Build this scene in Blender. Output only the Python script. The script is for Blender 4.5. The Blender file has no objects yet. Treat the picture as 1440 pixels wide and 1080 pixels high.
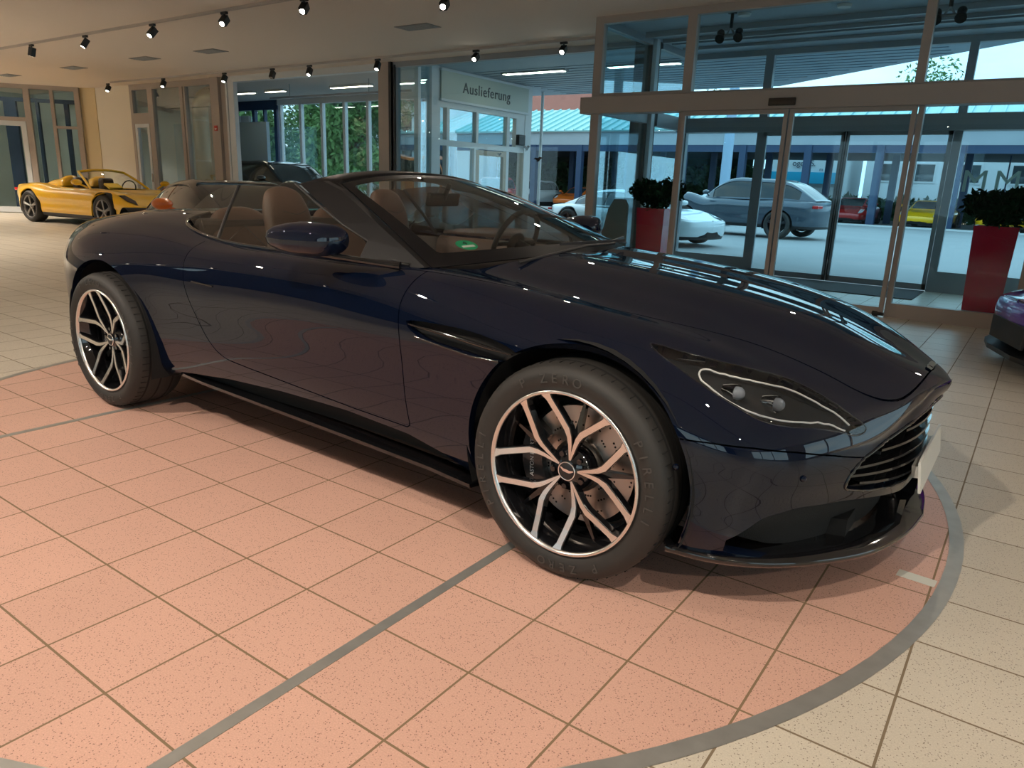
import bpy, bmesh, math, random
import numpy as np
from mathutils import Vector, Matrix, Euler
R = math.radians
SC = bpy.context.scene
COL = SC.collection
rng = random.Random(7)

# ------------------------------------------------------------------ camera and view
F_PX, PITCH, ROLL, YAW = 1028.5, 0.26656, 0.03752, -0.61381
CAM = Vector((2.551, -2.794, 1.2205))
cp_, sp_ = math.cos(PITCH), math.sin(PITCH)
fw = Vector((math.sin(YAW)*cp_, math.cos(YAW)*cp_, -sp_))
rt = Vector((math.cos(YAW), -math.sin(YAW), 0)); upv = rt.cross(fw)
r2 = rt*math.cos(ROLL)+upv*math.sin(ROLL); u2 = -rt*math.sin(ROLL)+upv*math.cos(ROLL)
cd = bpy.data.cameras.new('camera'); co = bpy.data.objects.new('camera', cd); COL.objects.link(co)
cd.sensor_width = 36; cd.sensor_fit = 'HORIZONTAL'; cd.lens = F_PX/1440*36
cd.clip_start = .05; cd.clip_end = 400
mw = Matrix((( r2.x, u2.x, -fw.x, CAM.x), (r2.y, u2.y, -fw.y, CAM.y), (r2.z, u2.z, -fw.z, CAM.z), (0,0,0,1)))
co.matrix_world = mw
SC.camera = co
SC.view_settings.view_transform = 'Standard'; SC.view_settings.look = 'None'
SC.view_settings.gamma = 1; SC.view_settings.use_curve_mapping = False

# ------------------------------------------------------------------ materials
MATS = {}
def mat(name, col=(.5,.5,.5), rough=.5, metal=0., coat=0., emit=None, estr=1., spec=.5, noise=None, bump=None, alpha=None, coatr=.03):
    if name in MATS: return MATS[name]
    m = bpy.data.materials.new(name); m.use_nodes = True
    nt = m.node_tree; b = nt.nodes['Principled BSDF']
    b.inputs['Base Color'].default_value = (*col, 1); b.inputs['Roughness'].default_value = rough
    b.inputs['Metallic'].default_value = metal; b.inputs['Coat Weight'].default_value = coat
    b.inputs['Coat Roughness'].default_value = coatr; b.inputs['Specular IOR Level'].default_value = spec
    if emit: b.inputs['Emission Color'].default_value = (*emit, 1); b.inputs['Emission Strength'].default_value = estr
    if noise or bump:
        tc = nt.nodes.new('ShaderNodeTexCoord'); n = nt.nodes.new('ShaderNodeTexNoise')
        sc, amt = noise or bump; n.inputs['Scale'].default_value = sc; n.inputs['Detail'].default_value = 4
        nt.links.new(tc.outputs['Object'], n.inputs['Vector'])
        if noise:
            mx = nt.nodes.new('ShaderNodeMix'); mx.data_type = 'RGBA'
            mx.inputs['A'].default_value = (*[c*(1-amt) for c in col], 1); mx.inputs['B'].default_value = (*[min(1, c*(1+amt)) for c in col], 1)
            nt.links.new(n.outputs['Fac'], mx.inputs['Factor']); nt.links.new(mx.outputs['Result'], b.inputs['Base Color'])
        if bump:
            bp = nt.nodes.new('ShaderNodeBump'); bp.inputs['Strength'].default_value = bump[1]; bp.inputs['Distance'].default_value = .004
            if noise:
                n2 = nt.nodes.new('ShaderNodeTexNoise'); n2.inputs['Scale'].default_value = bump[0]
                nt.links.new(tc.outputs['Object'], n2.inputs['Vector']); n = n2
            nt.links.new(n.outputs['Fac'], bp.inputs['Height']); nt.links.new(bp.outputs['Normal'], b.inputs['Normal'])
    MATS[name] = m
    return m
def glass(name, tint=(.9,.95,.95), refl=1., rough=0.):
    if name in MATS: return MATS[name]
    m = bpy.data.materials.new(name); m.use_nodes = True
    nt = m.node_tree; nt.nodes.clear()
    o = nt.nodes.new('ShaderNodeOutputMaterial'); t = nt.nodes.new('ShaderNodeBsdfTransparent'); g = nt.nodes.new('ShaderNodeBsdfGlossy')
    t.inputs[0].default_value = (*tint, 1); g.inputs['Roughness'].default_value = rough; g.inputs[0].default_value = (1,1,1,1)
    f = nt.nodes.new('ShaderNodeFresnel'); f.inputs[0].default_value = 1.45
    mm = nt.nodes.new('ShaderNodeMath'); mm.operation = 'MULTIPLY'; mm.inputs[1].default_value = refl; mm.use_clamp = True
    x = nt.nodes.new('ShaderNodeMixShader')
    nt.links.new(f.outputs[0], mm.inputs[0]); nt.links.new(mm.outputs[0], x.inputs[0])
    nt.links.new(t.outputs[0], x.inputs[1]); nt.links.new(g.outputs[0], x.inputs[2]); nt.links.new(x.outputs[0], o.inputs[0])
    MATS[name] = m
    return m

# ------------------------------------------------------------------ object helpers
def setp(o, label=None, cat=None, group=None, kind=None):
    if label: o['label'] = label
    if cat: o['category'] = cat
    if group: o['group'] = group
    if kind: o['kind'] = kind
    return o
def empty(name, loc=(0,0,0), rz=0., label=None, cat=None, group=None):
    o = bpy.data.objects.new(name, None); COL.objects.link(o); o.location = loc; o.rotation_euler = (0,0,rz); o.empty_display_size = .1
    return setp(o, label, cat, group)
def link_mesh(name, me, m, parent=None, loc=None, rot=None):
    if m is not None:
        me.materials.clear()
        for k in (m if isinstance(m, (list,tuple)) else [m]): me.materials.append(k)
    o = bpy.data.objects.new(name, me); COL.objects.link(o)
    if parent is not None: o.parent = parent
    if loc is not None: o.location = loc
    if rot is not None: o.rotation_euler = rot
    return o
def copy_tree(o, parent=None):
    c = o.copy(); COL.objects.link(c); c.parent = parent
    for ch in list(o.children): copy_tree(ch, c)
    return c

class G:
    """triangle / quad soup with many primitive adders"""
    def __init__(s): s.v = []; s.f = []; s.sm = []; s.mi = []; s.cur = 0
    def add(s, V, F, smooth=False, T=None):
        k = len(s.v)
        for p in V:
            p = Vector(p)
            if T is not None: p = T @ p
            s.v.append(p)
        for f in F: s.f.append([i+k for i in f]); s.sm.append(smooth); s.mi.append(s.cur)
        return s
    def box(s, x0,x1,y0,y1,z0,z1, T=None, bev=0.):
        if bev <= 0:
            V = [(x,y,z) for z in (z0,z1) for y in (y0,y1) for x in (x0,x1)]
            return s.add(V, [(0,2,3,1),(4,5,7,6),(0,1,5,4),(2,6,7,3),(0,4,6,2),(1,3,7,5)], T=T)
        b = min(bev, (x1-x0)/2.01, (y1-y0)/2.01, (z1-z0)/2.01)
        bm = bmesh.new(); bmesh.ops.create_cube(bm, size=1)
        bmesh.ops.scale(bm, vec=(x1-x0,y1-y0,z1-z0), verts=bm.verts); bmesh.ops.translate(bm, vec=((x0+x1)/2,(y0+y1)/2,(z0+z1)/2), verts=bm.verts)
        bmesh.ops.bevel(bm, geom=list(bm.edges), offset=b, segments=2, profile=.5, affect='EDGES')
        return s.bm(bm, T)
    def bm(s, bm, T=None, smooth=False):
        bm.verts.index_update()
        s.add([v.co for v in bm.verts], [[v.index for v in f.verts] for f in bm.faces], smooth, T); bm.free(); return s
    def cyl(s, a, b, ra, rb=None, n=16, cap=True, smooth=True):
        a = Vector(a); b = Vector(b); rb = ra if rb is None else rb
        d = (b-a).normalized(); x = d.orthogonal().normalized(); y = d.cross(x)
        V = [a+(x*math.cos(t)+y*math.sin(t))*ra for t in (2*math.pi*i/n for i in range(n))]+[b+(x*math.cos(t)+y*math.sin(t))*rb for t in (2*math.pi*i/n for i in range(n))]
        s.add(V, [(i,(i+1)%n,n+(i+1)%n,n+i) for i in range(n)], smooth)
        if cap: s.add(V, [list(range(n))[::-1], list(range(n,2*n))])
        return s
    def tube(s, pts, r, n=8, close=False):
        pts = [Vector(p) for p in pts]; rr = r if isinstance(r,(list,tuple)) else [r]*len(pts)
        V = []; m = len(pts); up = None
        for i,p in enumerate(pts):
            a = pts[i-1] if (i>0 or close) else p; c = pts[(i+1)%m] if (i<m-1 or close) else p
            d = (c-a).normalized()
            if up is None: up = d.orthogonal().normalized()
            up = (up-d*up.dot(d)).normalized(); w = d.cross(up)
            V += [p+(up*math.cos(2*math.pi*k/n)+w*math.sin(2*math.pi*k/n))*rr[i] for k in range(n)]
        F = [(i*n+k, i*n+(k+1)%n, ((i+1)%m)*n+(k+1)%n, ((i+1)%m)*n+k) for i in range(m if close else m-1) for k in range(n)]
        s.add(V, F, True)
        if not close: s.add(V[:n], [list(range(n))[::-1]]); s.add(V[-n:], [list(range(n))])
        return s
    def lathe(s, prof, axis='z', n=48, T=None, smooth=True, close=False):
        V = []; m = len(prof)
        for (r_, h) in prof:
            for k in range(n):
                t = 2*math.pi*k/n; c, q = r_*math.cos(t), r_*math.sin(t)
                V.append((c,q,h) if axis=='z' else (c,h,q) if axis=='y' else (h,c,q))
        F = []
        for i in range(m if close else m-1):
            for k in range(n):
                a, b = i*n+k, i*n+(k+1)%n; c, d = ((i+1)%m)*n+(k+1)%n, ((i+1)%m)*n+k
                F.append((a,b,c,d))
        return s.add(V, F, smooth, T)
    def prism(s, poly, z0, z1, T=None):
        n = len(poly); V = [(x,y,z0) for x,y in poly]+[(x,y,z1) for x,y in poly]
        return s.add(V, [(i,(i+1)%n,n+(i+1)%n,n+i) for i in range(n)]+[list(range(n))[::-1], list(range(n,2*n))], T=T)
    def sphere(s, c, r, nu=16, nv=10, T=None):
        c = Vector(c); r = Vector(r) if not isinstance(r,(int,float)) else Vector((r,r,r)); V = []
        for j in range(nv+1):
            p = math.pi*j/nv
            for i in range(nu):
                t = 2*math.pi*i/nu; V.append((c.x+r.x*math.sin(p)*math.cos(t), c.y+r.y*math.sin(p)*math.sin(t), c.z+r.z*math.cos(p)))
        return s.add(V, [(j*nu+i,(j+1)*nu+i,(j+1)*nu+(i+1)%nu,j*nu+(i+1)%nu) for j in range(nv) for i in range(nu)], True, T)
    def mesh(s, name):
        me = bpy.data.meshes.new(name); me.from_pydata([tuple(v) for v in s.v], [], s.f)
        me.polygons.foreach_set('use_smooth', s.sm); me.polygons.foreach_set('material_index', s.mi); me.update(); me.validate()
        return me
    def obj(s, name, m, parent=None, loc=None, rot=None): return link_mesh(name, s.mesh(name), m, parent, loc, rot)

def text_mesh(name, body, size, m, parent=None, T=None, extrude=.0008, spacing=1.):
    cu = bpy.data.curves.new(name, 'FONT'); cu.body = body; cu.size = size; cu.extrude = extrude; cu.align_x = 'CENTER'; cu.align_y = 'CENTER'; cu.space_character = spacing
    t = bpy.data.objects.new(name+'_tmp', cu); COL.objects.link(t)
    bpy.context.view_layer.update()
    me = bpy.data.meshes.new_from_object(t.evaluated_get(bpy.context.evaluated_depsgraph_get()))
    bpy.data.objects.remove(t); me.name = name
    if T is not None: me.transform(T)
    return link_mesh(name, me, m, parent)

# ------------------------------------------------------------------ spline surfaces that can be cut exactly along curves
def c2spline(P, t, n):
    """natural cubic spline through P (K,...) at parameters t, n samples per span"""
    P = np.asarray(P, float); K = len(P); sh = P.shape[1:]; P2 = P.reshape(K,-1); h = np.diff(t)
    A = np.zeros((K,K)); B = np.zeros_like(P2); A[0,0] = 1; A[-1,-1] = 1
    for i in range(1,K-1):
        A[i,i-1] = h[i-1]; A[i,i] = 2*(h[i-1]+h[i]); A[i,i+1] = h[i]
        B[i] = 6*((P2[i+1]-P2[i])/h[i]-(P2[i]-P2[i-1])/h[i-1])
    M = np.linalg.solve(A,B); out = []; ts = []
    for i in range(K-1):
        for k in range(n+(i==K-2)):
            s = k/n; a = 1-s; hh = h[i]
            out.append(a*P2[i]+s*P2[i+1]+((a**3-a)*M[i]+(s**3-s)*M[i+1])*hh*hh/6); ts.append(i+s)
    return np.array(out).reshape(-1,*sh), np.array(ts)
def c1spline(P, t, n, tens=1., sym=False):
    P = np.asarray(P, float); K = len(P); T = []
    for i in range(K):
        if i == 0: m = (P[1]-P[0])/(t[1]-t[0])
        elif i == K-1: m = (P[-1]-P[-2])/(t[-1]-t[-2])
        else:
            h0, h1 = t[i]-t[i-1], t[i+1]-t[i]; d0, d1 = (P[i]-P[i-1])/h0, (P[i+1]-P[i])/h1
            m = (d0*h1+d1*h0)/(h0+h1)
        if sym and i == 0: m = m*np.array([1.,1.,0.])
        T.append(m*tens)
    out = []; ts = []
    for i in range(K-1):
        h = t[i+1]-t[i]
        for k in range(n+(i==K-2)):
            s = k/n; a = 2*s**3-3*s**2+1; b = s**3-2*s**2+s; c = -2*s**3+3*s**2; d = s**3-s**2
            out.append(a*P[i]+b*h*T[i]+c*P[i+1]+d*h*T[i+1]); ts.append(i+s)
    return np.array(out), np.array(ts)
def at(tab, x):
    """smooth table lookup: tab = [(x, v), ...]"""
    xs = [p[0] for p in tab]; vs = [p[1] for p in tab]
    if x <= xs[0]: return vs[0]
    if x >= xs[-1]: return vs[-1]
    for i in range(len(xs)-1):
        if x <= xs[i+1]:
            def sl(j):
                if j == 0: return (vs[1]-vs[0])/(xs[1]-xs[0])
                if j == len(xs)-1: return (vs[-1]-vs[-2])/(xs[-1]-xs[-2])
                a, b = (vs[j]-vs[j-1])/(xs[j]-xs[j-1]), (vs[j+1]-vs[j])/(xs[j+1]-xs[j])
                return 0 if a*b <= 0 else 2*a*b/(a+b)
            h = xs[i+1]-xs[i]; s = (x-xs[i])/h
            return (2*s**3-3*s**2+1)*vs[i]+(s**3-2*s**2+s)*h*sl(i)+(3*s**2-2*s**3)*vs[i+1]+(s**3-s**2)*h*sl(i+1)

class Sf:
    """surface patch: V positions, N normals, U (u,v) parameters, F faces"""
    def __init__(s, V, N, U, F): s.V = V; s.N = N; s.U = U; s.F = F
    def cut(s, g):
        """split along g = 0, returns (g > 0 side, g < 0 side)"""
        V = [tuple(p) for p in s.V]; N = [tuple(p) for p in s.N]; U = [tuple(p) for p in s.U]
        g = list(np.where(np.abs(g) < 1e-7, 1e-7, g)); cache = {}; pos = []; neg = []
        def mid(a, b):
            k = (a,b) if a < b else (b,a)
            if k not in cache:
                a, b = k; w = g[a]/(g[a]-g[b])
                V.append(tuple(V[a][i]*(1-w)+V[b][i]*w for i in range(3))); U.append(tuple(U[a][i]*(1-w)+U[b][i]*w for i in range(2)))
                n = [N[a][i]*(1-w)+N[b][i]*w for i in range(3)]; l = math.sqrt(sum(c*c for c in n)) or 1
                N.append(tuple(c/l for c in n)); cache[k] = len(V)-1
            return cache[k]
        for f in s.F:
            sg = [g[i] > 0 for i in f]
            if all(sg): pos.append(f); continue
            if not any(sg): neg.append(f); continue
            A = []; B = []; m = len(f)
            for k in range(m):
                i, j = f[k], f[(k+1)%m]
                (A if sg[k] else B).append(i)
                if sg[k] != sg[(k+1)%m]: c = mid(i,j); A.append(c); B.append(c)
            if len(A) > 2: pos.append(tuple(A))
            if len(B) > 2: neg.append(tuple(B))
        V = np.array(V); N = np.array(N); U = np.array(U)
        return Sf(V,N,U,pos).compact(), Sf(V,N,U,neg).compact()
    def compact(s):
        if not s.F: return Sf(np.zeros((0,3)),np.zeros((0,3)),np.zeros((0,2)),[])
        idx = sorted({i for f in s.F for i in f}); mp = {i:k for k,i in enumerate(idx)}
        return Sf(s.V[idx], s.N[idx], s.U[idx], [tuple(mp[i] for i in f) for f in s.F])
    def mirror(s):
        m = np.array([1,-1,1.]); return Sf(s.V*m, s.N*m, s.U.copy(), [tuple(reversed(f)) for f in s.F])
    def offset(s, d): return Sf(s.V+s.N*d, s.N.copy(), s.U.copy(), list(s.F))
    def __add__(s, o):
        if not len(s.V): return o
        if not len(o.V): return s
        k = len(s.V)
        return Sf(np.vstack([s.V,o.V]), np.vstack([s.N,o.N]), np.vstack([s.U,o.U]), s.F+[tuple(i+k for i in f) for f in o.F])
    def seam(s, d, w=.0025):
        """open a gap of half width w about d = 0; returns both sides"""
        a, r = s.cut(d-w); _, d2 = None, None
        return a, r
    def obj(s, name, m, parent=None, thick=.012, in_m=None):
        V = [tuple(p) for p in s.V]; N = [tuple(p) for p in s.N]; F = list(s.F); n = len(V); nf = len(F)
        mi = [0]*nf
        if thick > 0 and n:
            V += [tuple(p) for p in (s.V-s.N*thick)]; N += [tuple(-p) for p in s.N]
            F += [tuple(i+n for i in reversed(f)) for f in s.F]; mi += [1 if in_m else 0]*nf
            es = {}
            for f in s.F:
                for k in range(len(f)):
                    a, b = f[k], f[(k+1)%len(f)]; es[(a,b)] = 1
            for (a,b) in list(es):
                if (b,a) not in es:
                    pa, pb = s.V[a], s.V[b]
                    if abs(pa[1]) < 1e-4 and abs(pb[1]) < 1e-4: continue
                    t = np.cross(pb-pa, s.N[a]); l = np.linalg.norm(t)
                    if l < 1e-9: continue
                    t = t/l; k = len(V)
                    V += [tuple(pb), tuple(pa), tuple(pa-s.N[a]*thick), tuple(pb-s.N[b]*thick)]; N += [tuple(t)]*4
                    F.append((k,k+1,k+2,k+3)); mi.append(0)
        me = bpy.data.meshes.new(name); me.from_pydata(V, [], F)
        me.polygons.foreach_set('use_smooth', [True]*len(F)); me.polygons.foreach_set('material_index', mi); me.update()
        if len(me.vertices) == len(N): me.normals_split_custom_set_from_vertices(N)
        ml = [m]+([in_m] if in_m else [])
        return link_mesh(name, me, ml, parent)
def grid_surface(net, nu, nv, tu=None, tv=None, flip=False, smooth_u=True, tens=1., sym=False):
    """net[i][j]: columns along u, rows along v"""
    P = np.array(net, float)
    if tu is None:
        d = np.linalg.norm(np.diff(P,axis=0),axis=2).mean(1)+1e-3; tu = np.concatenate([[0],np.cumsum(d)])
    if tv is None:
        d = np.linalg.norm(np.diff(P,axis=1),axis=2).mean(0)+1e-3; tv = np.concatenate([[0],np.cumsum(d)])
    Q, us = (c2spline if smooth_u else c1spline)(P, tu, nu)
    Q = np.swapaxes(Q,0,1); W, vs = c1spline(Q, tv, nv, tens, sym); W = np.swapaxes(W,0,1)
    a, b = W.shape[:2]
    du = np.gradient(W,axis=0); dv = np.gradient(W,axis=1); N = np.cross(du,dv)
    # collapsed spots take their neighbour's normal
    L = np.linalg.norm(N,axis=2)
    for i in range(a):
        for j in range(b):
            if L[i,j] < 1e-10:
                ii = min(max(i,2),a-3); jj = min(max(j,2),b-3); N[i,j] = N[ii,jj]; L[i,j] = max(np.linalg.norm(N[ii,jj]),1e-12)
    N = N/L[...,None]
    if flip: N = -N
    V = W.reshape(-1,3); U = np.array([(us[i],vs[j]) for i in range(a) for j in range(b)])
    F = []
    for i in range(a-1):
        for j in range(b-1):
            q = (i*b+j,(i+1)*b+j,(i+1)*b+j+1,i*b+j+1); F.append(tuple(reversed(q)) if flip else q)
    return Sf(V, N.reshape(-1,3), U, F)
def poly_dist(P, poly):
    """signed distance of 2-D points P (n,2) to a closed polygon, positive inside"""
    P = np.asarray(P,float); A = np.array(poly,float); B = np.roll(A,-1,0); best = np.full(len(P),1e9); ins = np.zeros(len(P),bool)
    for a, b in zip(A,B):
        e = b-a; w = P-a; t = np.clip((w@e)/(e@e),0,1); d = np.linalg.norm(w-np.outer(t,e),axis=1); best = np.minimum(best,d)
        c = ((a[1] <= P[:,1]) & (b[1] > P[:,1])) | ((b[1] <= P[:,1]) & (a[1] > P[:,1]))
        with np.errstate(divide='ignore',invalid='ignore'): xi = a[0]+(P[:,1]-a[1])/(b[1]-a[1] if b[1] != a[1] else 1)*(b[0]-a[0])
        ins ^= (c & (P[:,0] < xi))
    return np.where(ins,best,-best)
def line_side(P, pts):
    """signed distance to an open polyline (extended at both ends); positive on its left"""
    P = np.asarray(P,float); A = np.array(pts,float); best = np.full(len(P),1e9); sg = np.ones(len(P))
    m = len(A)-1
    for i in range(m):
        a, b = A[i], A[i+1]; e = b-a; w = P-a; t = (w@e)/(e@e)
        lo = -1e9 if i == 0 else 0; hi = 1e9 if i == m-1 else 1
        t = np.clip(t,lo,hi); q = w-np.outer(t,e); d = np.linalg.norm(q,axis=1); c = e[0]*w[:,1]-e[1]*w[:,0]
        up = d < best-1e-9; best = np.where(up,d,best); sg = np.where(up,np.sign(c),sg)
    return best*sg
def rounded(pts, n=5, rad=.03, close=True):
    """round the corners of a 2-D polygon"""
    out = []; m = len(pts)
    for i in range(m):
        p = Vector(pts[i])
        if not close and i in (0,m-1): out.append(tuple(p)); continue
        a = Vector(pts[i-1]); b = Vector(pts[(i+1)%m]); r = min(rad,(a-p).length*.45,(b-p).length*.45)
        s = p+(a-p).normalized()*r; e = p+(b-p).normalized()*r
        for k in range(n+1):
            t = k/n; out.append(tuple(s*(1-t)**2+p*2*t*(1-t)+e*t*t))
    return out
def smooth_line(pts, n=6, close=False):
    P = np.array(pts,float); m = len(P); out = []
    for i in range(m if close else m-1):
        a = P[i-1] if (i > 0 or close) else 2*P[0]-P[1]; b = P[i]; c = P[(i+1)%m]; d = P[(i+2)%m] if (i < m-2 or close) else 2*P[-1]-P[-2]
        for k in range(n):
            t = k/n; out.append(tuple(.5*((2*b)+(-a+c)*t+(2*a-5*b+4*c-d)*t*t+(-a+3*b-3*c+d)*t**3)))
    if not close: out.append(tuple(P[-1]))
    return out
# ------------------------------------------------------------------ shared car materials
def paint(name, col, metal=.0, rough=.3, spec=.3):
    m = mat(name, col, rough=rough, metal=metal, coat=1., coatr=.012, spec=spec)
    return m
M_NAVY = paint('navy_black_paint', (.0022,.0050,.015), metal=.0, rough=.5, spec=.0)
M_BLK = mat('gloss_black', (.006,.006,.007), rough=.08, coat=.6)
M_SATIN = mat('satin_black', (.012,.012,.013), rough=.45)
M_RUB = mat('tyre_rubber', (.022,.020,.018), rough=.62, bump=(90,.15))
M_WELL = mat('wheel_well', (.006,.006,.006), rough=.9)
M_SILV = mat('machined_alloy', (.80,.78,.76), rough=.26, metal=1.)
M_DISC = mat('brake_disc_steel', (.42,.38,.35), rough=.32, metal=1.)
M_CHROME = mat('chrome', (.85,.85,.85), rough=.07, metal=1.)
M_TAN = mat('tan_leather', (.105,.058,.040), rough=.55, bump=(160,.2))
M_TAN2 = mat('dark_leather', (.035,.026,.022), rough=.55, bump=(160,.2))
M_CARGLASS = glass('car_window_glass', (.80,.85,.83), .85)
M_DARKGLASS = glass('dark_car_glass', (.16,.18,.18), 1.2)
M_LENS = glass('headlamp_lens', (.93,.94,.95), 1.0)
M_HLIN = mat('headlamp_inner', (.05,.055,.06), rough=.25, metal=.6)
M_LED = mat('led_strip', (.75,.75,.72), rough=.3, emit=(1,.95,.85), estr=.08)
M_FRB = mat('frame_black', (.004,.004,.005), rough=.42, spec=.18)
M_PLATE = mat('plate_white', (.62,.62,.58), rough=.4)

def tyre(g, r=.354, w=.255, rim=.268):
    h = w/2
    p = [(rim-.006,-h*.80),(rim+.012,-h*.93),(rim+.040,-h*.995),(r-.035,-h*.985),(r-.014,-h*.90),(r-.003,-h*.72),(r,-h*.4),(r,0),(r,h*.4),(r-.003,h*.72),(r-.014,h*.90),(r-.035,h*.985),(rim+.040,h*.995),(rim+.012,h*.93),(rim-.006,h*.80)]
    g.lathe(p, 'y', 72)
def tread_grooves(g, r, w):
    for k in (-.5,-.17,.17,.5):
        yy = k*w*.72; g.lathe([(r+.0006,yy-.004),(r+.0006,yy+.004)], 'y', 72)
def wheel_hero(name, loc, rearw=False, spin=80., lettering=True):
    """wheel whose face looks along -y"""
    w = .280 if rearw else .255; h = w/2
    t = empty(name, loc)
    g = G(); tyre(g, .354, w); ty = g.obj('tyre', M_RUB, t)
    g = G()
    for k in range(60):      # shoulder sipes
        a = 2*math.pi*k/60; rr = .351
        T = Matrix.Rotation(a,4,'Y')
        g.box(-.0012,.0012,-h*.74,-h*.45,rr-.004,rr+.0022,T=T)
    for k in (-.36,0,.36): g.lathe([(.3545,k*h*1.3-.005),(.3545,k*h*1.3+.005)],'y',72)
    g.obj('tread_groove', M_WELL, ty)
    if lettering:
        for ang, s in ((100,'P ZERO'),(280,'P ZERO'),(10,'PIRELLI'),(190,'PIRELLI')):
            n = len(s)
            gg = []
            for i, ch in enumerate(s):
                if ch == ' ': continue
                a = R(ang-(i-(n-1)/2)*7.5)
                T = Matrix.Translation((.306*math.cos(a), -h*.998, .306*math.sin(a))) @ Matrix.Rotation(-(a-math.pi/2),4,'Y') @ Matrix.Rotation(math.pi/2,4,'X')
                gg.append(text_mesh('sidewall_letter', ch, .040, mat('sidewall_lettering',(.055,.052,.048),rough=.5), None, T, .001))
            bm = bmesh.new()
            for o in gg:
                bm.from_mesh(o.data)
            me = bpy.data.meshes.new('sidewall_lettering'); bm.to_mesh(me); bm.free()
            for o in gg: bpy.data.objects.remove(o)
            link_mesh('sidewall_lettering', me, MATS['sidewall_lettering'], ty)
    # barrel and lip
    g = G(); g.lathe([(.258,-h*.84),(.244,-h*.60),(.232,-h*.2),(.228,h*.5),(.245,h*.8)], 'y', 64); g.obj('rim_barrel', M_BLK, t)
    g = G(); g.lathe([(.2680,-h*.80),(.2700,-h*.92),(.266,-h*.955),(.259,-h*.95),(.2555,-h*.86)], 'y', 96); g.obj('rim_lip', M_SILV, t)
    # face: five forked spokes, machined front on black bodies
    y0 = -h*.62
    def ring(p, yy): return Vector((p[0], yy, p[1]))
    def band(g, pts, wd, yf, depth):
        P = [Vector((a,0,b)) for a,b in pts]; L=[]; Rr=[]
        for i,p in enumerate(P):
            a = P[max(i-1,0)]; c = P[min(i+1,len(P)-1)]; d = (c-a).normalized(); n = Vector((-d.z,0,d.x))
            L.append(p+n*wd[i]/2); Rr.append(p-n*wd[i]/2)
        V=[]; 
        for i in range(len(P)):
            V += [L[i]+Vector((0,yf[i],0)), Rr[i]+Vector((0,yf[i],0)), Rr[i]+Vector((0,yf[i]+depth,0)), L[i]+Vector((0,yf[i]+depth,0))]
        F=[]
        for i in range(len(P)-1):
            for k in range(4): F.append((i*4+k,(i+1)*4+k,(i+1)*4+(k+1)%4,i*4+(k+1)%4))
        F += [(0,1,2,3),(len(P)*4-4,len(P)*4-1,len(P)*4-2,len(P)*4-3)]
        g.add(V,F)
    for k in range(5):
        th = R(spin-72*k)
        gs = G(); gb = G()
        def pol(r_, off):   # radial r, lateral offset
            c, s = math.cos(th), math.sin(th); return (r_*c-off*s, r_*s+off*c)
        for sg in (-1,1):
            a1 = R(26)*sg
            end = (.262*math.cos(th+a1), .262*math.sin(th+a1))
            b0 = pol(.140,.027*sg); pre = (b0[0]+(end[0]-b0[0])*.82, b0[1]+(end[1]-b0[1])*.82)
            pts = [pol(.036,.0015*sg),pol(.066,.0052*sg),pol(.092,.0095*sg),pol(.116,.0155*sg),b0,(b0[0]+(end[0]-b0[0])*.4, b0[1]+(end[1]-b0[1])*.4),pre,end]
            wd = [.003,.0095,.0125,.0155,.019,.0185,.019,.032]; yo = -h*.90; yf = [y0+.006,y0+.003,y0,y0-.004,y0-.009,(y0+yo)/2,yo+.006,yo]
            band(gs, pts, wd, yf, .003); band(gb, pts, [x+.005 for x in wd], [q+.003 for q in yf], .026)
        band(gb, [pol(.06,0),pol(.13,0),pol(.24,0)], [.02,.022,.007], [y0+.014,y0+.016,y0+.02], .02)
        b = gb.obj('spoke', M_BLK, t); gs.obj('machined_face', M_SILV, b)
    g = G(); g.lathe([(0,y0+.004),(.030,y0+.004),(.036,y0+.008),(.07,y0+.02),(.078,y0+.05),(.078,y0+.09)],'y',40); hb = g.obj('hub', M_BLK, t)
    for k in range(5):
        a = R(spin-36-72*k); g = G(); g.cyl((.056*math.cos(a),y0+.006,.056*math.sin(a)),(.056*math.cos(a),y0+.03,.056*math.sin(a)),.0095,n=6,smooth=False); g.obj('wheel_nut', M_BLK, hb)
    g = G(); g.lathe([(0,y0+.001),(.029,y0+.001),(.031,y0+.003)],'y',32); cap = g.obj('centre_cap', M_SATIN, t)
    g = G(); g.lathe([(.028,y0),(.0305,y0-.001),(.0315,y0+.002)],'y',32); g.obj('cap_ring', M_CHROME, cap)
    g = G(); T = Matrix.Translation((0,y0-.0005,0)) @ Matrix.Rotation(R(8),4,'Y')
    for sg in (-1,1):
        P = [(0,-.004),(sg*.012,-.003),(sg*.025,.006),(sg*.022,.009),(sg*.01,.005),(0,.006)]
        g.add([(a,0,b) for a,b in P]+[(a,.001,b) for a,b in P], [tuple(range(6)) if sg<0 else tuple(range(6))[::-1]], T=T)
    g.obj('wing_emblem', M_CHROME, cap)
    # brake
    yb = y0+.085
    g = G(); g.lathe([(.085,yb),(.195,yb),(.195,yb+.028),(.085,yb+.028)],'y',64,smooth=False,close=True); g.lathe([(.0,yb-.02),(.088,yb-.02),(.088,yb)],'y',32); d = g.obj('brake_disc', M_DISC, t)
    g = G()
    for i in range(90):
        a = i*2.39996; rr = .10+.088*((i*37)%90)/90
        g.cyl((rr*math.cos(a),yb-.0008,rr*math.sin(a)),(rr*math.cos(a),yb+.001,rr*math.sin(a)),.0035,n=8)
    g.obj('disc_holes', M_WELL, d)
    g = G(); pl = []
    for i in range(9):
        a = R(180+(-38+76*i/8)); pl.append((.208*math.cos(a),.208*math.sin(a)))
    for i in range(9):
        a = R(180+(38-76*i/8)); pl.append((.130*math.cos(a),.130*math.sin(a)))
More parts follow.
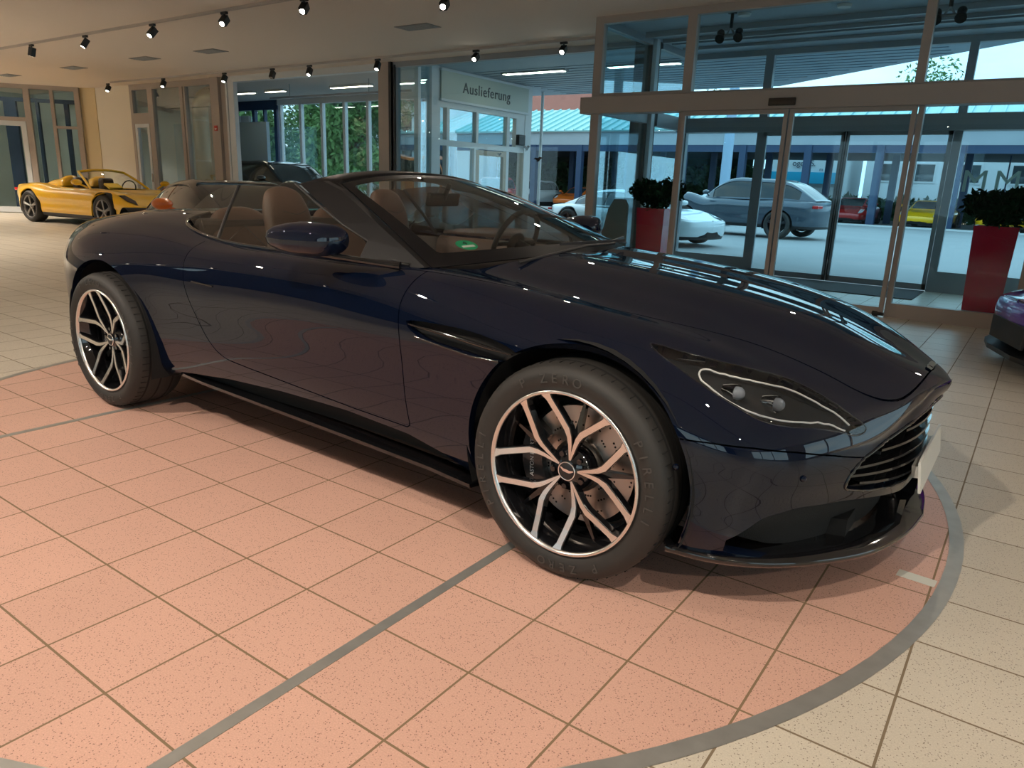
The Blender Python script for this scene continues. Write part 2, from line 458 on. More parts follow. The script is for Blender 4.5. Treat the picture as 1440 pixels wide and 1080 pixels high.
    T = Matrix.Rotation(math.pi/2,4,'X') @ Matrix.Rotation(R(0),4,'Z')
    g.prism(pl, -yb-.03+.0, -yb+.028, T=T)
    cal = g.obj('brake_caliper', mat('caliper_grey',(.018,.018,.02),rough=.3,coat=.5), t)
    T = Matrix.Translation((-.168,yb-.029,0)) @ Matrix.Rotation(math.pi/2,4,'X') @ Matrix.Rotation(R(92),4,'Z')
    text_mesh('caliper_lettering', 'ASTON MARTIN', .021, mat('white_lettering',(.6,.6,.6),rough=.5), cal, T, .0006)
    g = G(); g.lathe([(.02,yb+.05),(.22,yb+.05),(.22,yb+.052)],'y',32); g.obj('dust_shield', M_WELL, t)
    return t

# ------------------------------------------------------------------ hero convertible body
def hero_net():
    S = []   # list of columns; each column is 11 points
    def add(x, rows): S.append([(x if len(p)==2 else p[0], *(p if len(p)==2 else p[1:])) for p in rows])
    add(0,[(-2.36,0,.935),(-2.362,0,.932),(-2.365,0,.926),(-2.367,0,.915),(-2.37,0,.878),(-2.385,0,.805),(-2.40,0,.70),(-2.41,0,.6),(-2.39,0,.47),(-2.34,0,.36),(-2.29,0,.29)])
    add(0,[(-2.34,0,.936),(-2.34,.18,.934),(-2.335,.30,.929),(-2.335,.37,.918),(-2.34,.42,.88),(-2.35,.44,.81),(-2.37,.45,.71),(-2.38,.45,.6),(-2.36,.45,.47),(-2.31,.43,.36),(-2.26,.40,.29)])
    add(0,[(-2.25,0,.943),(-2.25,.28,.942),(-2.24,.44,.935),(-2.24,.54,.92),(-2.235,.62,.878),(-2.235,.68,.81),(-2.24,.72,.71),(-2.245,.72,.6),(-2.23,.71,.46),(-2.19,.69,.35),(-2.14,.66,.28)])
    add(0,[(-2.1,0,.958),(-2.1,.3,.956),(-2.1,.48,.95),(-2.09,.60,.932),(-2.06,.71,.892),(-2.03,.79,.82),(-2.01,.835,.73),(-2.01,.845,.6),(-2.0,.835,.45),(-1.98,.80,.33),(-1.96,.76,.26)])
    add(-1.8,[(0,.99),(.3,.99),(.5,.985),(.625,.968),(.745,.928),(.855,.86),(.915,.76),(.928,.60),(.92,.44),(.885,.31),(.82,.24)])
    add(-1.345,[(0,1.025),(.3,1.025),(.5,1.018),(.645,.998),(.76,.958),(.88,.885),(.958,.78),(.985,.62),(.98,.45),(.96,.30),(.87,.22)])
    add(-.95,[(0,1.02),(.3,1.02),(.5,1.008),(.645,.982),(.772,.948),(.885,.882),(.943,.77),(.940,.58),(.930,.42),(.905,.28),(.86,.22)])
    add(-.6,[(0,1.0),(.3,1.0),(.5,.985),(.66,.95),(.815,.910),(.90,.860),(.934,.745),(.925,.57),(.915,.42),(.890,.30),(.855,.22)])
    add(-.2,[(0,.98),(.3,.98),(.5,.965),(.66,.935),(.838,.902),(.907,.853),(.932,.74),(.918,.57),(.907,.42),(.884,.30),(.85,.22)])
    add(.35,[(0,.975),(.3,.97),(.5,.95),(.66,.925),(.845,.902),(.907,.853),(.933,.74),(.920,.57),(.909,.42),(.885,.30),(.85,.22)])
    add(.75,[(0,.968),(.34,.967),(.51,.940),(.65,.913),(.812,.908),(.893,.858),(.936,.742),(.928,.57),(.917,.42),(.892,.29),(.85,.21)])
    add(1.1,[(0,.95),(.34,.949),(.51,.912),(.645,.880),(.785,.880),(.882,.835),(.943,.745),(.943,.58),(.935,.42),(.912,.28),(.86,.2)])
    add(1.46,[(0,.915),(.34,.914),(.50,.873),(.64,.840),(.76,.833),(.872,.792),(.947,.72),(.970,.58),(.968,.42),(.95,.28),(.86,.2)])
    add(1.8,[(0,.865),(.33,.863),(.48,.816),(.61,.782),(.73,.763),(.845,.702),(.915,.60),(.93,.50),(.925,.38),(.915,.26),(.87,.17)])
    add(0,[(2.0,0,.812),(2.0,.29,.810),(1.99,.44,.755),(1.99,.58,.717),(2.0,.67,.682),(2.0,.78,.608),(2.0,.84,.53),(1.99,.85,.44),(1.98,.84,.34),(1.97,.84,.24),(1.95,.82,.16)])
    add(0,[(2.16,0,.745),(2.16,.25,.743),(2.145,.37,.697),(2.135,.49,.655),(2.15,.55,.617),(2.15,.63,.552),(2.15,.665,.49),(2.145,.67,.42),(2.13,.665,.34),(2.13,.66,.25),(2.12,.65,.15)])
    add(0,[(2.275,0,.692),(2.272,.17,.689),(2.26,.27,.658),(2.25,.35,.622),(2.25,.40,.583),(2.25,.44,.530),(2.25,.46,.48),(2.245,.46,.42),(2.235,.46,.34),(2.23,.45,.25),(2.22,.44,.14)])
    add(0,[(2.35,0,.660),(2.348,.09,.654),(2.342,.15,.637),(2.337,.18,.615),(2.333,.2,.585),(2.328,.22,.53),(2.325,.23,.475),(2.32,.23,.42),(2.31,.23,.33),(2.3,.22,.25),(2.29,.22,.14)])
    add(0,[(2.382,0,.640),(2.383,0,.635),(2.382,0,.624),(2.376,0,.607),(2.362,0,.58),(2.352,0,.53),(2.346,0,.475),(2.34,0,.42),(2.33,0,.33),(2.32,0,.25),(2.31,0,.14)])
    return S
FA, RA, WR = 1.46, -1.345, .355

def build_hero():
    root = empty('convertible_car', (0,0,0), 0, 'midnight blue open-top grand tourer parked on the pink tiled turntable', 'car')
    sf = grid_surface(hero_net(), 14, 9, sym=True)
    X, Y, Z = lambda s: s.V[:,0], lambda s: s.V[:,1], lambda s: s.V[:,2]
    XY = lambda s: s.V[:,:2]; XZ = lambda s: s.V[:,[0,2]]; YZ = lambda s: s.V[:,1:]
    surf_all = sf
    def on(x, z=None, y=None, d=0.):
        """point on the left half of the body near (x,z) or (x,y)"""
        V = surf_all.V
        if z is not None: k = np.argmin((V[:,0]-x)**2+(V[:,2]-z)**2+np.where(surf_all.U[:,1]<4,9,0))
        else: k = np.argmin((V[:,0]-x)**2+(V[:,1]-y)**2+np.where(surf_all.U[:,1]>6,9,0))
        return Vector(V[k]+surf_all.N[k]*d)
    def curve_on(pts, d, plan=False):
        """pts in (x,z) or (x,y): lift onto the surface by inverse-distance blend"""
        V = surf_all.V; N = surf_all.N; ok = (surf_all.U[:,1] > 4) if not plan else (surf_all.U[:,1] < 6); out = []
        for a, b in pts:
            dd = (V[:,0]-a)**2+(V[:,1 if plan else 2]-b)**2; dd = np.where(ok,dd,9)
            k = np.argsort(dd)[:6]; w = 1/(dd[k]+1e-6); w /= w.sum()
            p = (V[k]*w[:,None]).sum(0); n = (N[k]*w[:,None]).sum(0); n /= np.linalg.norm(n)
            if plan: p[2] += 0; p[0], p[1] = a, b
            else: p[0], p[2] = a, b
            out.append(Vector(p+n*d))
        return out
    # cockpit opening incl. windscreen aperture
    WB = [(1.0,0),(.99,.2),(.95,.4),(.86,.6),(.735,.765)]
    op = WB+[(.60,.805),(.35,.812),(0,.812),(-.3,.80),(-.6,.775),(-.85,.735),(-1.0,.66),(-1.06,.5),(-1.08,0)]
    full = op+[(x,-y) for x,y in reversed(op)][1:-1]
    d = poly_dist(XY(sf), full); d = np.where(sf.U[:,1] < 5.0, d, -1); hole, sf = sf.cut(d)
    # wheel arches
    def arch(s, cx, r, cz=WR):
        g = np.hypot(X(s)-cx, Z(s)-cz)-r; g = np.where(Y(s) < .5, 1, g); return s.cut(g)[0]
    sf = arch(sf, FA, .400, .362); sf = arch(sf, RA, .408, .365)
    # black sill under the body edge
    low = [(-.97,.20),(-.93,.235),(-.7,.275),(-.39,.305),(0,.322),(.4,.325),(.75,.305),(.92,.268),(1.02,.225),(1.075,.185),(1.1,.1)]
    g = line_side(XZ(sf), low); g = np.where((X(sf) > -.97) & (X(sf) < 1.1) & (sf.U[:,1] > 5), g, 1)
    sf, sill = sf.cut(g)
    # headlamps
    HL = smooth_line([(1.655,.812),(1.74,.785),(1.80,.757),(1.86,.724),(1.923,.680),(1.99,.628),(2.055,.590),(2.125,.555),(2.18,.52),(2.22,.485),(2.205,.530),(2.165,.592),(2.09,.694),(2.03,.760),(1.98,.795),(1.918,.818),(1.86,.832),(1.80,.840),(1.74,.840),(1.69,.834)], 4, True)
    d = poly_dist(XY(sf), HL); d = np.where(sf.U[:,1] < 6.6, d, -1)
    lamp, sf = sf.cut(d)
    # grille and lower intake
    GR = rounded([(0,.582),(.085,.578),(.278,.542),(.407,.509),(.51,.469),(.549,.426),(.556,.378),(.453,.351),(.336,.335),(.18,.320),(0,.315)],4,.02,False)
    GR = GR+[(-a,b) for a,b in reversed(GR)][1:-1]
    d = poly_dist(YZ(sf), GR); d = np.where(X(sf) > 2.05, d, -1); gr, sf = sf.cut(d)
    IN = rounded([(0,.272),(.18,.283),(.39,.316),(.54,.336),(.70,.343),(.785,.322),(.862,.235),(.84,.205),(.70,.165),(.5,.154),(0,.150)],4,.02,False)
    IN = IN+[(-a,b) for a,b in reversed(IN)][1:-1]
    d = poly_dist(YZ(sf), IN); d = np.where(X(sf) > 1.95, d, -1); intake, sf = sf.cut(d)
    # side vent behind the front wheel
    VT = smooth_line([(.772,.742),(.93,.752),(1.10,.746),(1.235,.722),(1.268,.698),(1.22,.672),(1.12,.664),(.98,.674),(.85,.690)],5,True)
    d = poly_dist(XZ(sf), VT); d = np.where(sf.U[:,1] > 5, d, -1); vent, sf = sf.cut(d)
    # rear lamp
    TL = smooth_line([(-2.12,.895),(-2.22,.885),(-2.32,.865),(-2.335,.85),(-2.24,.845),(-2.16,.80),(-2.14,.70),(-2.115,.69),(-2.10,.78)],4,True)
    d = poly_dist(XZ(sf), TL); d = np.where((sf.U[:,1] > 3.2)&(Y(sf)>.3), d, -1); tail, sf = sf.cut(d)
    # panel seams
    hood_seam = smooth_line([(.60,.84),(.765,.815),(.883,.800),(1.067,.768),(1.282,.710),(1.491,.664),(1.68,.618),(1.886,.545),(2.06,.482),(2.186,.420),(2.27,.32),(2.312,.18),(2.325,.0)],4)
    top = sf.U[:,1] < 4.4
    g = line_side(XY(sf), hood_seam); g = np.where(X(sf) > .62, g, 1); g = np.where(top, g, 1)
    rest, hood = sf.cut(g-.0022); hood = hood.cut(-line_side(XY(hood), hood_seam)-.0022)[0] if False else hood
    gg = line_side(XY(hood), hood_seam); hood = hood.cut(-gg-.0022)[0]
    # bumper
    bs = [(1.70,.545),(1.80,.546),(1.90,.545),(2.0,.538),(2.093,.522),(2.166,.50),(2.224,.476),(2.40,.41)]
    g = line_side(XZ(rest), bs); g = np.where((X(rest) > 1.6) & (rest.U[:,1] > 4.5), g, 1)
    b0 = rest; rest, bump = b0.cut(g-.0022); g = line_side(XZ(bump), bs); bump = bump.cut(-g-.0022)[0]
    # door
    door_front = smooth_line([(.775,.96),(.765,.90),(.735,.80),(.742,.70),(.750,.55),(.760,.40),(.775,.30)],4)
    door_rear = smooth_line([(-.66,.99),(-.625,.905),(-.635,.80),(-.60,.66),(-.52,.52),(-.44,.44),(-.36,.405)],4)
    door_low = [(-.36,.405),(-.2,.390),(.1,.368),(.45,.345),(.78,.332)]
    DP = list(reversed(door_front[:-1]))+[]
    DP = [p for p in door_rear]+[p for p in door_low[1:-1]]+[(.768,.334)]+[p for p in reversed(door_front) if p[1] > .335]
    d = poly_dist(XZ(rest), DP); d = np.where(rest.U[:,1] > 3.9, d, -1)
    door, _ = rest.cut(d-.0022); d = poly_dist(XZ(rest), DP); d = np.where(rest.U[:,1] > 3.9, d, -1); _, rest = rest.cut(d+.0022)
    # split the remainder into front wing, rear quarter and boot lid
    fr, rr = rest.cut(X(rest)-.3)
    boot_line = [(-2.5,.60),(-2.2,.56),(-1.9,.585),(-1.5,.60),(-1.3,.58),(-1.2,.48),(-1.17,.3),(-1.165,0),(-1.165,-.1)]
    g = line_side(XY(rr), boot_line); g = np.where(rr.U[:,1] < 3.6, g, 1)
    q, boot = rr.cut(g-.0022); gg = line_side(XY(boot), boot_line); boot = boot.cut(-gg-.0022)[0]
    def both(s): return s+s.mirror()
    both(hood).obj('bonnet', M_NAVY, root, .02)
    fb = both(bump).obj('front_bumper', M_NAVY, root, .03)
    for sd, nm in ((-1,''),(1,'')):
        f = lambda s: s if sd > 0 else s.mirror()
        w = f(fr).obj('front_wing', M_NAVY, root, .03)
        dr = f(door).obj('door', M_NAVY, root, .035)
        qp = f(q).obj('rear_quarter_panel', M_NAVY, root, .03)
        f(sill).offset(-.035).obj('sill_panel', M_WELL, root, .02)
        # vent
        v = f(vent).offset(-.035).obj('side_vent', M_WELL, w, .01)
        g = G(); st = curve_on([(.785,.733),(.9,.726),(1.03,.717),(1.15,.706),(1.25,.700)], -.002)
        g.tube([(p.x, p.y*sd, p.z) for p in st], [.003,.006,.007,.006,.003], 8); g.obj('strake', M_BLK, v)
        g = G(); st = curve_on([(.82,.694),(.93,.681),(1.08,.666),(1.2,.670)], .001)
        g.tube([(p.x, p.y*sd, p.z) for p in st], .004, 8); g.obj('vent_edge', M_BLK, v)
        # headlamp
        lmp = f(lamp); lo = lmp.obj('headlamp', M_LENS, root, 0)
        f(lamp).offset(-.040).obj('lamp_bucket', M_HLIN, lo, .004)
        # side walls of the bucket
        rim = curve_on(HL, 0, True); rimi = curve_on(HL, -.042, True)
        g = G(); n = len(rim); g.add([(p.x,p.y*sd,p.z) for p in rim]+[(p.x,p.y*sd,p.z) for p in rimi], [(i,(i+1)%n,n+(i+1)%n,n+i) for i in range(n)]); g.obj('lamp_surround', M_SATIN, lo)
        g = G(); g.tube([(p.x,p.y*sd,p.z) for p in curve_on(HL,-.001,True)], .0028, 6, close=True); g.obj('lamp_seal', M_BLK, lo)
        g = G(); dr_ = curve_on(smooth_line([(2.195,.520),(2.12,.572),(2.03,.622),(1.95,.690),(1.87,.745),(1.815,.778),(1.825,.812),(1.90,.808),(1.98,.775),(2.06,.708),(2.14,.605),(2.19,.545)],5), -.022, True)
        g.tube([(p.x,p.y*sd,p.z) for p in dr_], .0028, 8); g.obj('daylight_strip', M_LED, lo)
        for (a,b) in ((1.915,.765),(2.015,.700)):
            c = curve_on([(a,b)], -.030, True)[0]; c = Vector((c.x,c.y*sd,c.z))
            dd = Vector((.93,.25*sd,.05)).normalized()
            g = G(); g.cyl(c-dd*.03,c+dd*.012,.024,.026,20); pj = g.obj('projector', M_CHROME, lo)
            g = G(); g.sphere(c+dd*.014,(.020,.020,.020),14,8); g.obj('projector_lens', mat('projector_glass',(.25,.28,.32),rough=.03,spec=1), pj)
        g = G()
        for k in range(4):
            ln = curve_on([(1.68+.02*k,.770+.010*k),(1.75+.02*k,.762-.004*k),(1.80+.02*k,.745-.012*k)], -.030+.004*k, True); g.tube([(p.x,p.y*sd,p.z) for p in ln], .0016, 6)
        g.obj('lamp_fins', M_HLIN, lo)
        # tail lamp
        f(tail).offset(-.004).obj('tail_lamp', mat('tail_lamp_red',(.09,.004,.004),rough=.15,coat=1), root, .01)
        # inner wheel wells
        for cx, rr_, cz in ((FA,.412,.362),(RA,.42,.365)):
            g = G(); n = 28; V=[]; 
            for i in range(n+1):
                a = math.pi*(-.12+1.24*i/n); V += [(cx+rr_*math.cos(a), .955*sd*(1 if cx<0 else .965), cz+rr_*math.sin(a)), (cx+rr_*math.cos(a), .45*sd, cz+rr_*math.sin(a))]
            g.add(V, [(2*i,2*i+1,2*i+3,2*i+2) for i in range(n)], True)
            g.add([(cx+rr_*math.cos(math.pi*(-.12+1.24*i/n)), .45*sd, cz+rr_*math.sin(math.pi*(-.12+1.24*i/n))) for i in range(n+1)], [tuple(range(n+1))])
            g.obj('wheel_arch_liner', M_WELL, root)
        # skirt blade
        g = G(); P = [(-.80,.885),(-.6,.90),(-.2,.902),(.4,.902),(.85,.905),(1.06,.915)]; Zs = [.262,.256,.243,.222,.205,.193]
        V=[]
        for (x_,y_), z_ in zip(P,Zs): V += [(x_,y_*sd,z_),(x_,y_*sd,z_-.014),(x_,(y_-.12)*sd,z_-.03),(x_,(y_-.12)*sd,z_-.012)]
        g.add(V,[(4*i+k,4*i+(k+1)%4,4*i+4+(k+1)%4,4*i+4+k) for i in range(5) for k in range(4)]+[(0,1,2,3),(20,23,22,21)])
        g.obj('side_skirt', M_BLK, root)
        # door handle flush and mirror
        hp = curve_on([(-.56,.742),(-.40,.736)], .0015); g = G(); g.tube([(p.x,p.y*sd,p.z) for p in hp], .004, 8); g.obj('door_handle', M_BLK, dr)
        # belt trim
        bt = smooth_line([(.66,.792),(.5,.808),(.35,.813),(0,.813),(-.3,.801),(-.6,.776),(-.85,.736),(-1.0,.661),(-1.062,.50)],4)
        bp = curve_on(bt, .004, True); g = G(); g.tube([(p.x,p.y*sd,p.z) for p in bp], .0075, 8); g.obj('belt_trim', M_BLK, dr)
        mirror(root, sd)
        side_glass(root, sd)
    both(boot).obj('boot_lid', M_NAVY, root, .02)
    # splitter
    g = G(); C = smooth_line([(1.80,.905,.190),(1.94,.86,.180),(2.08,.755,.168),(2.20,.60,.158),(2.298,.42,.150),(2.358,.2,.146),(2.38,0,.145)],5)
    C = C+[(x,-y,z) for x,y,z in reversed(C)][1:]; V=[]; n=len(C)
    for x,y,z in C:
        l = math.hypot(x-1.2,y*1.3) or 1; ix, iy = (1.2-x)/l, -y*1.3/l
        V += [(x+ix*.004,y+iy*.004,z+.012),(x,y,z),(x+ix*.006,y+iy*.006,z-.012),(x+ix*.17,y+iy*.17,z-.02),(x+ix*.17,y+iy*.17,z+.010)]
    g.add(V,[(5*i+k,5*i+(k+1)%5,5*i+5+(k+1)%5,5*i+5+k) for i in range(n-1) for k in range(5)]+[(0,1,2,3,4),tuple(5*(n-1)+k for k in (4,3,2,1,0))], True)
    g.obj('front_splitter', M_BLK, root)
    # grille recess and vanes
    gl = both(gr).offset(-.075).obj('grille', M_WELL, root, .004)
    for k in range(5):
        z0 = .345+.042*k; g = G(); pts = []
        ym = (.47,.53,.50,.40,.28)[k]
        for i in range(31):
            y = -ym+2*ym*i/30; xx = 2.352-.30*(abs(y)/.55)**2.3*.55; zz = z0+.006*math.cos(y*3)+(.018 if k<2 else 0)*(abs(y)/.5)**2*(2-k)
            pts.append((xx-.025, y, zz))
        V=[]
        for p in pts: V += [(p[0]+.014,p[1],p[2]-.004),(p[0]+.014,p[1],p[2]+.004),(p[0]-.03,p[1],p[2]+.010),(p[0]-.03,p[1],p[2]+.002)]
        g.add(V,[(4*i+q,4*i+(q+1)%4,4*i+4+(q+1)%4,4*i+4+q) for i in range(30) for q in range(4)]); g.obj('grille_vane', M_BLK, gl)
    g = G()
    for k in range(-2,3):
        y = .17*k; xx = 2.352-.30*(abs(y)/.55)**2.3*.55-.05; g.box(xx-.02,xx+.005,y-.005,y+.005,.325,.57-.06*abs(k)*.6)
    g.obj('grille_rib', M_SATIN, gl)
    g = G()
    e = [(a,b) for a,b in GR]; pts=[]
    for a,b in e:
        k = np.argmin((surf_all.V[:,1]-abs(a))**2+(surf_all.V[:,2]-b)**2+np.where(surf_all.V[:,0]<2.05,9,0)); p = surf_all.V[k]; pts.append((p[0]+.001,a,b))
    g.tube(pts,.0045,6,close=True); g.obj('grille_surround', M_BLK, gl)
    it = both(intake).offset(-.08).obj('lower_intake', mat('intake_mesh',(.008,.008,.008),rough=.7,bump=(300,1.)), root, .004)
    for sd in (-1,1):
        g = G(); V = [(2.335,.20*sd,.262),(2.325,.155*sd,.150),(2.25,.17*sd,.150),(2.26,.215*sd,.262),(2.318,.215*sd,.262),(2.308,.17*sd,.150)]
        g.add(V,[(0,1,5,4),(0,3,2,1),(4,5,2,3)]); g.obj('intake_vane', M_BLK, it)
    # badge
    g = G(); c = Vector((2.318,0,.676)); T = Matrix.Translation(c) @ Matrix.Rotation(R(24),4,'Y')
    for sd in (-1,1):
        P = [(0,0),(.006,.02*sd),(.004,.065*sd),(-.012,.062*sd),(-.016,.02*sd),(-.014,0)]
        g.add([(a,b,.004) for a,b in P],[tuple(range(6)) if sd>0 else tuple(range(6))[::-1]],T=T)
    g.box(-.012,.004,-.02,.02,.003,.006,T=T); g.obj('wing_badge', M_CHROME, root)
    # number plate without characters
    g = G(); T = Matrix.Translation((2.364,0,.365)) @ Matrix.Rotation(R(-8),4,'Y'); g.box(-.004,.004,-.26,.26,-.052,.052,T=T); g.box(-.03,-.004,-.2,.2,-.02,.02,T=T)
    g.obj('number_plate', M_PLATE, root)
    # parking sensors
    for (a,b) in ((2.115,.442),(1.815,.462)):
        p = curve_on([(a,b)],.001)[0]
        for sd in (-1,1):
            g = G(); g.sphere((p.x,p.y*sd,p.z),(.010,.010,.010),10,6); g.obj('parking_sensor', M_NAVY, fb)
    # floor pan
    g = G(); g.prism([(2.2,-.4),(2.2,.4),(1.9,.5),(1.05,.5),(1.0,.72),(-.9,.72),(-.95,.5),(-1.9,.5),(-2.2,.5),(-2.2,-.5),(-1.9,-.5),(-.95,-.5),(-.9,-.72),(1.0,-.72),(1.05,-.5),(1.9,-.5)][::-1], .16, .22); g.obj('underbody', M_WELL, root)
    windscreen(root); interior(root)
    # wheels
    yf, yr = .852, .862
    a = wheel_hero('front_wheel', (FA,-yf,WR), False, 80); a.parent = root
    b = wheel_hero('rear_wheel', (RA,-yr,WR), True, 64); b.parent = root
    for src, nm, x_, in ((a,'f',FA),(b,'r',RA)):
        c = copy_tree(src, root); c.location = (x_, yf if x_ > 0 else yr, WR); c.rotation_euler = (0,0,math.pi)
    return root

def mirror(root, sd):
    net = []
    prof = [(.205,.01),(.225,.55),(.28,.85),(.34,1.0),(.40,.97),(.445,.82),(.462,.55),(.470,.25),(.471,.01)]
    for x, s in prof:
        c = Vector((x, 1.005, 1.005)); 
        hy, hz = .098*s, .062*s; row=[]
        for k in range(13):
            a = 2*math.pi*k/12; ca, sa = math.cos(a), math.sin(a)
            zz = hz*(abs(sa)**.9)*(1 if sa > 0 else -1); yy = hy*(abs(ca)**.85)*(1 if ca > 0 else -1)
            row.append((x+.10*(-yy), 1.01+yy-(x-.34)*.28, 1.0+zz-.01*(x-.3)))
        net.append(row)
    s = grid_surface(net, 4, 3, smooth_u=True)
    V = s.V.copy(); V[:,1] *= sd; me_f = [tuple(reversed(f)) if sd > 0 else f for f in s.F]
    m = bpy.data.meshes.new('mirror'); m.from_pydata([tuple(p) for p in V], [], me_f); m.polygons.foreach_set('use_smooth',[True]*len(me_f)); m.update()
    o = link_mesh('wing_mirror', m, M_NAVY, root)
    g = G(); g.sphere((.315,1.012*sd,.972),(.115,.080,.034),20,10); g.obj('mirror_base', M_BLK, o)
    g = G(); g.tube([(.39,.985*sd,.948),(.48,.93*sd,.935),(.58,.885*sd,.925),(.66,.845*sd,.918)],[.013,.011,.011,.016],10); g.obj('mirror_arm', M_BLK, o)
    g = G(); g.sphere((.232,1.03*sd,1.0),(.012,.070,.045),16,8); g.obj('mirror_glass', M_CHROME, o)

def ws_point(s, t):
    """windscreen surface, s across -1..1, t up 0..1 (continues to the header rear edge at t > 1)"""
    base = Vector((1.0-.265*abs(s)**2.0, .775*s, .958-.046*abs(s)**2.2))
    top = Vector((.0-.01*abs(s)**2, .53*s, 1.250-.052*abs(s)**2.3))
    p = base.lerp(top, t); bow = math.sin(math.pi*min(t,1))
    p += Vector((.0,.014*s*bow,.022*bow*(1-.3*s*s)))
    return p
def windscreen(root):
    def patch(s0,s1,t0,t1,n,m,off=0.):
        net = [[tuple(ws_point(s0+(s1-s0)*i/n, t0+(t1-t0)*j/m)) for j in range(m+1)] for i in range(n+1)]
        P = np.array(net); V = P.reshape(-1,3); du = np.gradient(P,axis=0); dv = np.gradient(P,axis=1); N = np.cross(du,dv); N /= np.linalg.norm(N,axis=2)[...,None]
        F = [(i*(m+1)+j,(i+1)*(m+1)+j,(i+1)*(m+1)+j+1,i*(m+1)+j+1) for i in range(n) for j in range(m)]
        s = Sf(V,N.reshape(-1,3),np.array([(s0+(s1-s0)*i/n,t0+(t1-t0)*j/m) for i in range(n+1) for j in range(m+1)]),F)
        return s.offset(off) if off else s
    full = patch(-.985,.985,.0,.985,40,24)
    fr = np.minimum.reduce([.90-np.abs(full.U[:,0])+.02*full.U[:,1], (full.U[:,1]-.085-.03*np.abs(full.U[:,0])**3)*1.1, (.93-full.U[:,1])*.9])
    clear, frit = full.cut(fr)
    w = clear.obj('windscreen', M_CARGLASS, root, 0)
    frit.obj('windscreen_border', M_FRB, w, .004)
    # pillar and header frame: swept section along the glass edge
    path = []
    for i in range(15): path.append((-1, i/14))
    for i in range(1,24): path.append((-1+2*i/24, 1))
    for i in range(15): path.append((1, 1-i/14))
    rings = []
    for s, t in path:
        p = ws_point(s, t)
        if abs(s) == 1 and t < .999:
            sg = 1 if s > 0 else -1
            wd = .115+.06*t; ins = Vector((-.35, -.0*sg, -.02))
            out = Vector((-wd-.10*(1-t)**2, .012*sg*(1-t), -.006*t))
            rings.append([p, p+Vector((-.02,.008*sg,.004)), p+out*.6+Vector((0,.020*sg,.0)), p+out+Vector((0,.012*sg,-.006)), p+out+Vector((0,-.02*sg,-.012)), p+Vector((-.05,-.045*sg,-.03)), p+Vector((.0,-.03*sg,-.012))])
        else:
            k = max(0,1-abs(s)); sg = s
            rings.append([p, p+Vector((-.03,.006*sg,.009)), p+Vector((-.14,.012*sg,.014)), p+Vector((-.225,.006*sg,-.004)), p+Vector((-.225,-.01*sg,-.022)), p+Vector((-.10,-.02*sg,-.035)), p+Vector((-.01,-.01*sg,-.02))])
    g = G(); m = 7; V = [q for r_ in rings for q in r_]; n = len(rings)
    g.add(V,[(i*m+k,i*m+(k+1)%m,(i+1)*m+(k+1)%m,(i+1)*m+k) for i in range(n-1) for k in range(m)]+[tuple(range(m))[::-1], tuple((n-1)*m+k for k in range(m))], True)
    o = g.obj('windscreen_frame', M_FRB, root)
    # rear view mirror
    g = G(); g.box(-.012,.012,-.115,.115,-.032,.032,T=Matrix.Translation((.13,0,1.135)) @ Matrix.Rotation(R(12),4,'Y'),bev=.01); rm = g.obj('rear_view_mirror', M_SATIN, root)
    g = G(); g.cyl((.135,0,1.14),(.17,0,1.21),.012,n=8); g.obj('mirror_stalk', M_SATIN, rm)
    # wipers
    for (a,b,c) in (((.93,-.52,.925),(.98,-.1,.972),(1.0,.12,.975)),((.93,.05,.975),(.90,.32,.968),(.80,.62,.94))):
        g = G(); g.tube([Vector(a)+Vector((.03,0,.012)),Vector(b)+Vector((.025,0,.012)),Vector(c)+Vector((.02,0,.012))],.006,6); g.box(-.004,.004,-.24,.24,-.006,.006,T=Matrix.Translation((Vector(b)+Vector(c))/2+Vector((-.01,0,.02)))@Matrix.Rotation(math.atan2(-(c[0]-b[0]),(c[1]-b[1])),4,'Z')); g.obj('wiper', M_SATIN, root)
    # environment sticker: green round badge on the inside of the glass
    p = ws_point(-.73,.135); q = ws_point(-.73,.2); e = (q-p).normalized(); a = (ws_point(-.66,.135)-p).normalized(); nn = a.cross(e).normalized()
    M = Matrix(((a.x,e.x,nn.x,p.x),(a.y,e.y,nn.y,p.y),(a.z,e.z,nn.z,p.z),(0,0,0,1))) @ Matrix.Translation((0,.02,-.004))
    g = G(); g.add([(.041*math.cos(2*math.pi*i/32),.041*math.sin(2*math.pi*i/32),0) for i in range(32)],[tuple(range(32))],T=M); st = g.obj('emissions_sticker', mat('sticker_green',(.0,.28,.12),rough=.5), root)
    g = G(); g.add([(-.027,-.020,.001),(.027,-.020,.001),(.027,-.004,.001),(-.027,-.004,.001)],[(0,1,2,3)],T=M); g.obj('sticker_field', M_PLATE, st)
    text_mesh('sticker_number','4',.036,M_WELL,st,M@Matrix.Translation((0,.014,.001)),.0004)

